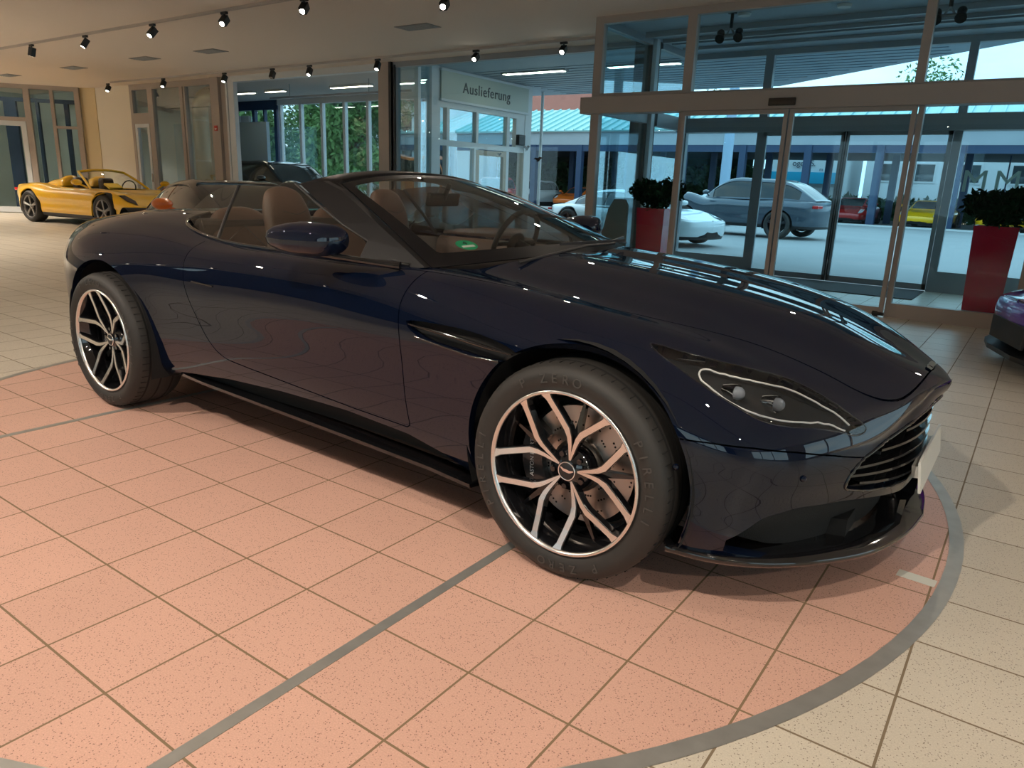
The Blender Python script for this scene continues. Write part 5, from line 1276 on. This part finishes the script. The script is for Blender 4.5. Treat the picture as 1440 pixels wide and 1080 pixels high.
# purple car nose at the right edge
pc = generic_car('sports_car','purple sports car whose nose enters at the right edge','car',(4.58,4.66,0),R(200),m=P_PUR,L=4.5,W=1.93,H=1.17,belt=.78,hood=.60,nose=.50,tail=.8,gh=(.46,.10,-.2,-.8))
g = G(); P = [(0,.035),(.022,.028),(.026,-.01),(.012,-.032),(0,-.04),(-.012,-.032),(-.026,-.01),(-.022,.028)]
T = Matrix.Translation((2.10,.0,.578)) @ Matrix.Rotation(R(30),4,'Y') @ Matrix.Rotation(math.pi/2,4,'Z')
g.prism([(a*1.5,b*1.5) for a,b in P],0,.012,T=T); g.obj('gold_badge', mat('gold',(.55,.35,.08),rough=.25,metal=1), pc)
g = G(); g.prism([(1.9,-.86),(2.10,-.80),(2.24,-.55),(2.31,-.25),(2.31,.25),(2.24,.55),(2.10,.80),(1.9,.86)],.10,.135); g.obj('front_splitter', M_SATIN, pc)
g = G(); g.box(2.262,2.285,-.33,.33,.19,.36,bev=.005); g.obj('plate_holder', mat('plate_holder_black',(.02,.018,.017),rough=.6), pc)
# SUV inside the neighbouring hall
generic_car('suv','black SUV with a pale-lit windscreen standing in the neighbouring hall beyond the wide opening','car',(-13.15,9.25,0),R(-4),m=P_BLACK,L=4.6,W=1.95,H=1.52,belt=1.02,hood=1.0,nose=.82,tail=1.05,wb=2.8,rw=.37,gh=(.42,.10,-.55,-.88),suv=True,rim=M_RIMG,roofw=.66,glassm=M_TINTL)
# outside by the entrance
generic_car('suv','large slate blue SUV seen from its rear side on the forecourt','car',(-5.05,19.9,0),R(172),m=P_SUV,L=5.1,W=2.0,H=1.62,belt=1.08,hood=1.06,nose=.85,tail=1.10,wb=3.0,rw=.39,gh=(.40,.08,-.50,-.93),suv=True,rim=M_RIMD,roofw=.64)
generic_car('sports_car','white sports car parked just outside the left entrance pane','car',(-5.75,13.9,0),R(-12),m=P_WHITE,L=4.5,W=1.95,H=1.18,belt=.80,hood=.70,nose=.58,tail=.8,gh=(.42,.08,-.25,-.8))
park = [(-27.2,36.2,P_ORA,'orange hatchback','leftmost in the far carport',True),(-23.8,36.0,P_WHITE,'white estate car','beside the orange hatchback in the far carport',True),(-20.6,36.6,P_ORA,'orange sports car','between dark blue posts of the far carport',False),
 (-17.6,36.4,P_SIL,'silver car','left of the light pole in the far carport',True),(-14.3,36.6,P_RED,'dark red sports car','behind the light pole in the far carport',False),(-11.2,36.3,P_BLACK,'black car','just right of the light pole in the far carport',True),
 (-8.3,36.5,P_SIL,'silver sports car','in the far carport behind the slate blue SUV',False),(-5.2,36.2,P_RED,'red sports car with pale bonnet','in the far carport right of the slate blue SUV',False),(-2.0,36.4,P_YEL,'yellow sports car','in the far carport behind the entrance post',False),
 (.9,36.6,P_YEL,'yellow coupe','in the far carport left of the planter',False),(3.8,36.3,P_BLACK,'black sports car','in the far carport behind the right planter',False)]
for (x,y,pm,what,where,tall) in park:
    kw = dict(H=1.48,belt=.92,hood=.90,nose=.70,tail=.95,gh=(.42,.12,-.6,-.92),roofw=.66,L=4.4) if tall else dict(H=1.18,belt=.80,hood=.64,nose=.50,tail=.82,gh=(.44,.08,-.25,-.8),L=4.5)
    generic_car('parked_car','%s %s'%(what,where),'car',(x,y,0),R(-90+rng.uniform(-6,6)),m=pm,group='cars parked in the far carport',detail=False,nspoke=6,glassm=M_TINTL,**kw)
generic_car('estate_car','red estate car parked on the forecourt beyond the delivery wing','car',(-21.5,29.5,0),R(115),m=P_RED,H=1.5,belt=.95,hood=.92,nose=.7,tail=1.0,gh=(.42,.14,-.68,-.93),roofw=.66,L=4.5,detail=False,nspoke=6)
generic_car('delivery_van','orange delivery van standing beyond the delivery wing','van',(-27.8,30.5,0),R(20),m=P_ORA,H=2.5,belt=1.3,hood=1.25,nose=.9,tail=1.5,gh=(.62,.44,-.85,-.96),roofw=.75,L=5.2,suv=True,detail=False,nspoke=6)

# ------------------------------------------------------------------ ground, carport, buildings
M_ASPH = mat('forecourt_paving', (.30,.315,.32), rough=.8, noise=(.6,.12), bump=(60,.3))
g = G(); g.box(-60,40,11.2,90,-.3,-.012); g.box(-24,-2.48,11.1,11.25,-.3,-.012); g.box(-7.0,40,8.86,11.2,-.3,-.012); g.box(-7.0,-2.5,7.52,8.86,-.3,-.012)
st('forecourt_ground', g, M_ASPH)
g = G(); g.box(-30,9,33.4,33.55,-.012,.06); st('kerb', g, mat('kerb_white',(.55,.57,.57),rough=.7))
g = G(); g.box(-1.15,2.45,5.95,8.75,-.002,.0004); 
M_TEAL = mat('teal_metal_roof', (.32,.60,.60), rough=.35, metal=.3)
def carport():
    g = G(); g.box(-34,14,33.8,34.05,3.45,4.12); o = st('far_roof_fascia', g, mat('fascia_grey',(.33,.36,.39),rough=.6,noise=(1.2,.12)))
    g = G(); a = math.atan2(1.5,4.2); T = Matrix.Translation((0,33.65,4.12)) @ Matrix.Rotation(a,4,'X'); g.box(-34,14,0,4.6,0,.08,T=T)
    for k in range(81): x = -34+.6*k; g.box(x-.03,x+.03,0,4.6,.08,.16,T=T)
    st('far_roof', g, M_TEAL)
    g = G(); g.box(-34,14,38.1,46,3.3,3.45); st('far_roof_ceiling', g, mat('carport_ceiling',(.10,.13,.16),rough=.8)); g = G(); g.box(-34,14,33.9,38.1,3.3,3.45); st('far_roof_soffit', g, MATS['carport_ceiling'])
    g = G(); g.box(-34,14,33.82,33.98,3.12,3.45); st('far_beam', g, M_DKBLUE)
    for i in range(14):
        x = 2.1-3.05*i; g = G(); g.box(x-.16,x+.16,33.75,34.05,0,3.45); g.box(x-.16,x+.16,38.0,38.2,0,3.3); st('far_post_%d'%(i+1), g, M_DKBLUE)
    g = G()
    for i in range(7): x = 0.6+.75*i; g.box(x-.03,x+.03,38.9,38.96,0,3.3)
    g.box(-.2,5.6,38.9,38.96,1.6,1.66); st('far_gate', g, M_DKBLUE)
carport()
# signboard and small letters on the building behind
def far_wall(name, x0,x1,y0,y1,z1,m,wins=(),wm=None,roof=None):
    t = empty(name,(0,0,0)); g = G(); g.box(x0,x1,y0,y1,0,z1); g.obj('wall', m, t)
    for (a,b,c,d_) in wins: g = G(); g.box(a,b,y0-.06,y0+.02,c,d_); f = g.obj('window', M_FRAMEL, t); g = G(); g.box(a+.1,b-.1,y0-.075,y0-.06,c+.1,d_-.1); g.obj('pane', M_TINTL, f)
    return t
b1 = far_wall('commercial_building',-13.2,-8.6,48,54,4.5,mat('pale_render',(.50,.56,.58),rough=.8)); setp(b1,'pale commercial building with a bright blue stripe seen through the right sliding door','building')
g = G(); g.box(-13.3,-8.5,47.8,48,1.95,2.65); g.obj('blue_stripe', mat('cyan_stripe',(.02,.38,.60),rough=.5), b1)
T = Matrix(((1,0,0,-10.9),(0,0,-1,47.9),(0,1,0,3.18),(0,0,0,1)))
text_mesh('sign_lettering','ogen S.',.5,mat('letter_dark',(.03,.05,.08),rough=.6),b1,T,.01); text_mesh('sign_lettering','m',.3,MATS['letter_dark'],b1,Matrix.Translation((1.1,0,-.36)) @ T,.01)
b2 = far_wall('white_building',-7.6,3.4,50,58,5.4,mat('white_render',(.56,.60,.62),rough=.8),[(-6.8,-5.6,2.2,3.4),(-4.8,-3.6,2.2,3.4),(-2.6,-1.2,2.2,3.4),(.2,1.6,2.2,3.4)]); setp(b2,'long white building behind the right half of the carport','building')
g = G(); g.prism([(-7.9,5.4),(3.7,5.4),(3.0,6.2),(-2.0,7.2),(-7.0,6.2)],0,8,T=Matrix.Translation((0,58,0)) @ Matrix.Rotation(math.pi/2,4,'X')); g.obj('roof', mat('grey_roof',(.30,.34,.37),rough=.7), b2)
# brick house with skylights, upper left of the entrance
t = empty('brick_house',(0,0,0),0,'red brick house with a steep tiled roof and roof windows beyond the carport','house')
g = G(); g.box(-46,-33.4,60,70,0,8.2); g.obj('wall', mat('brick',(.36,.15,.10),rough=.85,noise=(3,.2)), t)
g = G(); V = [(-46.6,59.4,8.0),(-33.0,59.4,8.0),(-33.0,70.6,8.0),(-46.6,70.6,8.0),(-46.6,65,12.4),(-35.5,65,12.4)]; g.add(V,[(0,1,5,4),(2,3,4,5),(1,2,5),(3,0,4),(0,3,2,1)]); g.obj('roof', mat('red_roof_tiles',(.30,.10,.07),rough=.8,noise=(2,.15)), t)
for (a,b) in ((-40.5,9.4),(-37.6,9.4)):
    g = G(); T = Matrix.Translation((a,60.0+(b-8)*1.27-.35,b)) @ Matrix.Rotation(R(38),4,'X'); g.box(-.8,.8,-.9,.9,0,.12,T=T); f = g.obj('roof_window', M_FRAMEL, t); g = G(); g.box(-.65,.65,-.75,.75,.12,.14,T=T); g.obj('pane', mat('sky_pane',(.5,.6,.62),rough=.1), f)
g = G(); g.box(-35.0,-34.2,59.9,60.0,7.0,9.0); f = g.obj('window', M_FRAMEL, t)
t = empty('town_house',(0,0,0),0,'pale town house with a red roof among the trees beyond the neighbouring hall','house')
g = G(); g.box(-38,-31,34,42,0,6.2); g.obj('wall', MATS['white_render'], t)
g = G(); g.add([(-38.5,33.5,6.1),(-30.5,33.5,6.1),(-30.5,42.5,6.1),(-38.5,42.5,6.1),(-38.5,38,9.2),(-30.5,38,9.2)],[(0,1,5,4),(2,3,4,5),(1,2,5),(3,0,4),(0,3,2,1)]); g.obj('roof', MATS['red_roof_tiles'], t)
for (a,z) in ((-36,2),(-34,2),(-32.5,2),(-36,4.2),(-34,4.2),(-32.5,4.2)):
    g = G(); g.box(a-.4,a+.4,33.93,34.02,z,z+1.1); g.obj('window', M_TINTL, t)
g = G(); g.box(-56,-47,52,58,0,5.2); o = g.obj('garage_block', mat('garage_grey',(.28,.31,.33),rough=.8)); setp(o,'low grey block behind the far carport at left','building')
# light pole outside and glass-corner post
t = empty('light_pole',(-7.62,25,0),0,'pale blue steel pole rising from the forecourt, seen through the left sliding door','pole')
g = G(); g.cyl((0,0,0),(0,0,7),.20,.16,n=16); g.obj('shaft', mat('pole_blue',(.30,.42,.55),rough=.4), t); g = G(); g.box(-.3,.3,-.3,.3,0,.12); g.cyl((0,0,.12),(0,0,.5),.27,.22,n=16); g.obj('base_plate', M_FRAMEG, t)
g = G(); g.cyl((-7.25,11.9,0),(-7.25,11.9,3.6),.035,n=12); setp(g.obj('white_post', M_FRAMEL),'slim white post standing outside past the corner of the delivery wing','post')

def rebase(t, loc):
    for c in t.children: c.location = c.location-Vector(loc)
    t.location = loc
for t_, l_ in ((b1,(-10.9,51,0)),(b2,(-2.1,54,0)),(bpy.data.objects['brick_house'],(-39.8,65,0)),(bpy.data.objects['town_house'],(-34.5,38,0))): rebase(t_, l_)
# ------------------------------------------------------------------ plants
def leaves(name, blobs, n, size, m, parent, seed=1, box=None):
    r_ = np.random.default_rng(seed); V=[]; F=[]
    for i in range(n):
        b = blobs[r_.integers(len(blobs))]; d = r_.normal(size=3); d /= np.linalg.norm(d); q = r_.random()**.33
        c = np.array(b[:3])+d*np.array(b[3:6])*q
        a = r_.normal(size=3); a /= np.linalg.norm(a); w = np.cross(a,r_.normal(size=3)); w /= np.linalg.norm(w); s = size*(.6+.8*r_.random())
        k = len(V); V += [tuple(c-a*s), tuple(c+w*s*.42), tuple(c+a*s), tuple(c-w*s*.42)]; F.append((k,k+1,k+2,k+3))
    me = bpy.data.meshes.new(name); me.from_pydata(V,[],F); me.update(); return link_mesh(name, me, m, parent)
M_LEAFD = mat('dark_leaves', (.010,.034,.012), rough=.8, spec=.15); M_LEAF = mat('tree_leaves', (.09,.20,.055), rough=.6); M_LEAF2 = mat('bluish_leaves', (.07,.16,.07), rough=.6)
M_BARK = mat('bark', (.08,.06,.045), rough=.9)
P_PLANT = mat('red_gloss_planter', (.62,.006,.03), rough=.15, coat=1)
def planter(x, y, lab, seed):
    t = empty('planter',(x,y,0),0,lab,'planter','red planters inside the entrance')
    g = G(); w0, w1, h = .165, .20, .98
    g.add([(-w0,-w0,0),(w0,-w0,0),(w0,w0,0),(-w0,w0,0),(-w1,-w1,h),(w1,-w1,h),(w1,w1,h),(-w1,w1,h),(-w1+.02,-w1+.02,h),(w1-.02,-w1+.02,h),(w1-.02,w1-.02,h),(-w1+.02,w1-.02,h),(-w1+.02,-w1+.02,h-.08),(w1-.02,-w1+.02,h-.08),(w1-.02,w1-.02,h-.08),(-w1+.02,w1-.02,h-.08)],
       [(3,2,1,0)]+[(i,(i+1)%4,4+(i+1)%4,4+i) for i in range(4)]+[(4+i,4+(i+1)%4,8+(i+1)%4,8+i) for i in range(4)]+[(8+i,8+(i+1)%4,12+(i+1)%4,12+i) for i in range(4)])
    g.obj('planter_box', P_PLANT, t)
    g = G(); g.box(-w1+.02,w1-.02,-w1+.02,w1-.02,h-.09,h-.05); g.obj('soil', mat('soil',(.03,.02,.015),rough=1.), t)
    g = G(); r_ = random.Random(seed)
    for k in range(14):
        a = r_.uniform(0,6.28); l = r_.uniform(.2,.38); g.tube([(0.04*math.cos(a),.04*math.sin(a),h-.06),(.12*math.cos(a),.12*math.sin(a),h+.12),(l*.75*math.cos(a),l*.75*math.sin(a),h+l*.8)],[.006,.005,.002],5)
    g.obj('stems', M_BARK, t)
    leaves('foliage', [(0,0,h+.20,.34,.34,.17),(.16,.05,h+.26,.2,.2,.14),(-.17,-.05,h+.22,.2,.2,.15),(.05,-.12,h+.12,.25,.22,.14)], 1500, .045, M_LEAFD, t, seed)
planter(2.12,6.55,'tall red gloss planter with dark green bush, right of the sliding doors',3)
planter(-1.76,6.55,'tall red gloss planter with dark green bush behind the left fixed pane',5)
g = G(); g.prism([(-.28,0),(.14,0),(.14,1.0),(.10,1.08),(-.06,1.08),(-.14,.95),(-.22,.6)],-.02,.02,T=Matrix.Translation((-2.13,6.15,0)) @ Matrix.Rotation(math.pi/2,4,'X'))
g.box(-2.35,-1.98,6.05,6.25,0,.03)
setp(g.obj('display_stand', mat('card_brown',(.20,.18,.15),rough=.7)),'brown-grey board with a curved edge standing behind the far left pane','display board')
def tree(loc, h, r_, lab, n=2600, m=None, seed=1, size=.16, group=None):
    t = empty('tree',loc,0,lab,'tree',group)
    g = G(); g.tube([(0,0,0),(.1,0,h*.35),(-.05,.1,h*.7)],[.25,.2,.08],8)
    rr = random.Random(seed)
    for k in range(7): a = rr.uniform(0,6.28); g.tube([(0,0,h*(.3+.06*k)),(r_*.5*math.cos(a),r_*.5*math.sin(a),h*(.5+.06*k))],[.09,.03],6)
    g.obj('trunk', M_BARK, t)
    bl = [(rr.uniform(-.6,.6)*r_,rr.uniform(-.6,.6)*r_,h*rr.uniform(.12 if size < .2 and group else .45,.9),r_*.5,r_*.5,h*.14) for k in range(16)]
    leaves('crown', bl, n, size, m or M_LEAF, t, seed)
for k,(x,y,h,r_,mm,lab) in enumerate(((-43,27,8,4.0,M_LEAF2,'leafy green tree beyond the neighbouring hall, leftmost'),(-35.5,23.5,7.5,3.0,M_LEAF,'leafy green tree beyond the neighbouring hall, second from left'),(-29.5,26.5,8,3.0,M_LEAF2,'leafy green tree beyond the neighbouring hall, third from left'),(-25.0,22,6.5,2.6,M_LEAF,'leafy green tree beyond the neighbouring hall, rightmost'),(-46,37,9,4,M_LEAF,'tall green tree behind the row beyond the neighbouring hall'))):
    tree((x,y,0),h,r_,lab,9000,mm,k+1,.16,'trees beyond the neighbouring hall')
tree((-7.3,63,0),11.2,3.0,'light green tree rising above the far roof right of the centre',2200,M_LEAF,11,.16)
tree((-21,58,0),9.4,2.4,'small tree top showing over the far roof left of the centre',1600,M_LEAF,12,.16)
r_ = [(-35+22*q/24, 44.6+.3*((q*7)%3), 1.5, 1.1, .5, 1.45) for q in range(25)]+[(-12.5+27*q/20, 44.6, .6, 1.1, .5, .7) for q in range(21)]
o = leaves('hedge', r_, 14000, .24, M_LEAF2, None, 30); setp(o, kind='stuff')
g = G(); g.box(-36,-13.6,46,46.15,0,3.6); st('wall_far_yard', g, mat('yard_wall',(.035,.07,.05),rough=.9))
# pale letters on the outer glass, right part
for i,(x,ch) in enumerate(((1.66,'M'),(2.02,'M'))):
    T = Matrix(((1,0,0,x),(0,0,-1,8.79),(0,1,0,1.46),(0,0,0,1))); o = text_mesh('glass_lettering',ch,.40,mat('frosted_letter',(.42,.55,.52),rough=.7),None,T,.001); setp(o,'large pale letter M stuck on the outer glazing, %s'%('left of the two' if i==0 else 'right of the two'),'lettering','pale letters on the outer glazing')
# ------------------------------------------------------------------ tracks over and behind the viewer, added wash lamps, daylight, exposure
track('c',3.95,-3.6,6,'short pale lighting track above the bonnet side of the car')
track('d',-.4,-9,6,'pale lighting track directly over the car')
track('e',-3.3,-12,7,'pale lighting track behind the viewer')
heads = []
for k,(x,y,ax,ay,pw) in enumerate((( -3.3,3.95,-1.6,0,18),(-1.2,3.95,.3,0,18),(1.6,3.95,1.8,0,22),(4.2,3.95,3.4,.6,60),
    (-6.5,-.4,-7.5,-1,60),(4.6,-.4,5,-.8,50),
    (-8,-3.3,-6,-2.2,130),(-4.6,-3.3,-3.2,-1.6,170),(-1.6,-3.1,-1.2,-1.6,255),(1.4,-3.1,1.0,-1.5,265),(3.4,-2.3,2.4,-1.3,110),(5.6,-3.3,4.4,-1.5,150))):
    head(x,y,(ax,ay,.2),'black track spotlight aimed at the open-top car, on a track outside the picture',True,pw,100)
for n_,(ty,x0,x1) in enumerate(((-.4,-22.5,-9.2),(-4.6,-22.5,-12.2),(-8.0,-22.5,10.2),(3.36,-23,-15.7),(3.95,6.1,10.5))):  # unseen tracks added to carry the extra wash lamps
    track('f%d'%n_,ty,x0,x1,'added lighting track out of view, carrying the extra wash lamps, %s'%('left of the car','behind and left','along the back windows','above the left corner','above the purple car')[n_])
for (x,y,pw) in [(-11,-.4,110),(-14,-.4,110),(-17,-.4,110),(-20,-.4,110),(-14,-4.6,110),(-17.5,-4.6,110),(-21,-4.6,110),(-20,-8,90),(-16,-8,90),(-12,-8,100),(-8,-8,110),(-4,-8,120),(0,-8,120),(4,-8,120),(8,-8,110),(-18,3.36,110),(-21,3.36,110),(7.0,3.95,110),(9.5,3.95,110)]:  # wide lamps added out of view so floor bounce brightens room and ceiling
    head(x,y,(x+.3,y+.8,0),'added wash lamp out of view, brightening the floor and through it the ceiling',True,pw*(1.6 if y == -8 else 5.5),112)
w = bpy.data.worlds.new('overcast_sky'); SC.world = w; w.use_nodes = True; nt = w.node_tree; bg = nt.nodes['Background']
tc = nt.nodes.new('ShaderNodeTexCoord'); mp = nt.nodes.new('ShaderNodeMapping'); mp.inputs['Scale'].default_value = (1,1,3.2)
no = nt.nodes.new('ShaderNodeTexNoise'); no.inputs['Scale'].default_value = 2.2; no.inputs['Detail'].default_value = 7; no.inputs['Roughness'].default_value = .55
cr = nt.nodes.new('ShaderNodeValToRGB'); cr.color_ramp.elements[0].position = .36; cr.color_ramp.elements[0].color = (.50,.72,.86,1); cr.color_ramp.elements[1].position = .66; cr.color_ramp.elements[1].color = (.92,1.0,1.0,1)
nt.links.new(tc.outputs['Generated'], mp.inputs[0]); nt.links.new(mp.outputs[0], no.inputs['Vector']); nt.links.new(no.outputs['Fac'], cr.inputs[0]); nt.links.new(cr.outputs[0], bg.inputs[0])
bg.inputs[1].default_value = 2.3
SC.view_settings.exposure = -0.06
SC.cycles.transparent_max_bounces = 32
SC.cycles.max_bounces = 8
SC.cycles.sample_clamp_indirect = 6
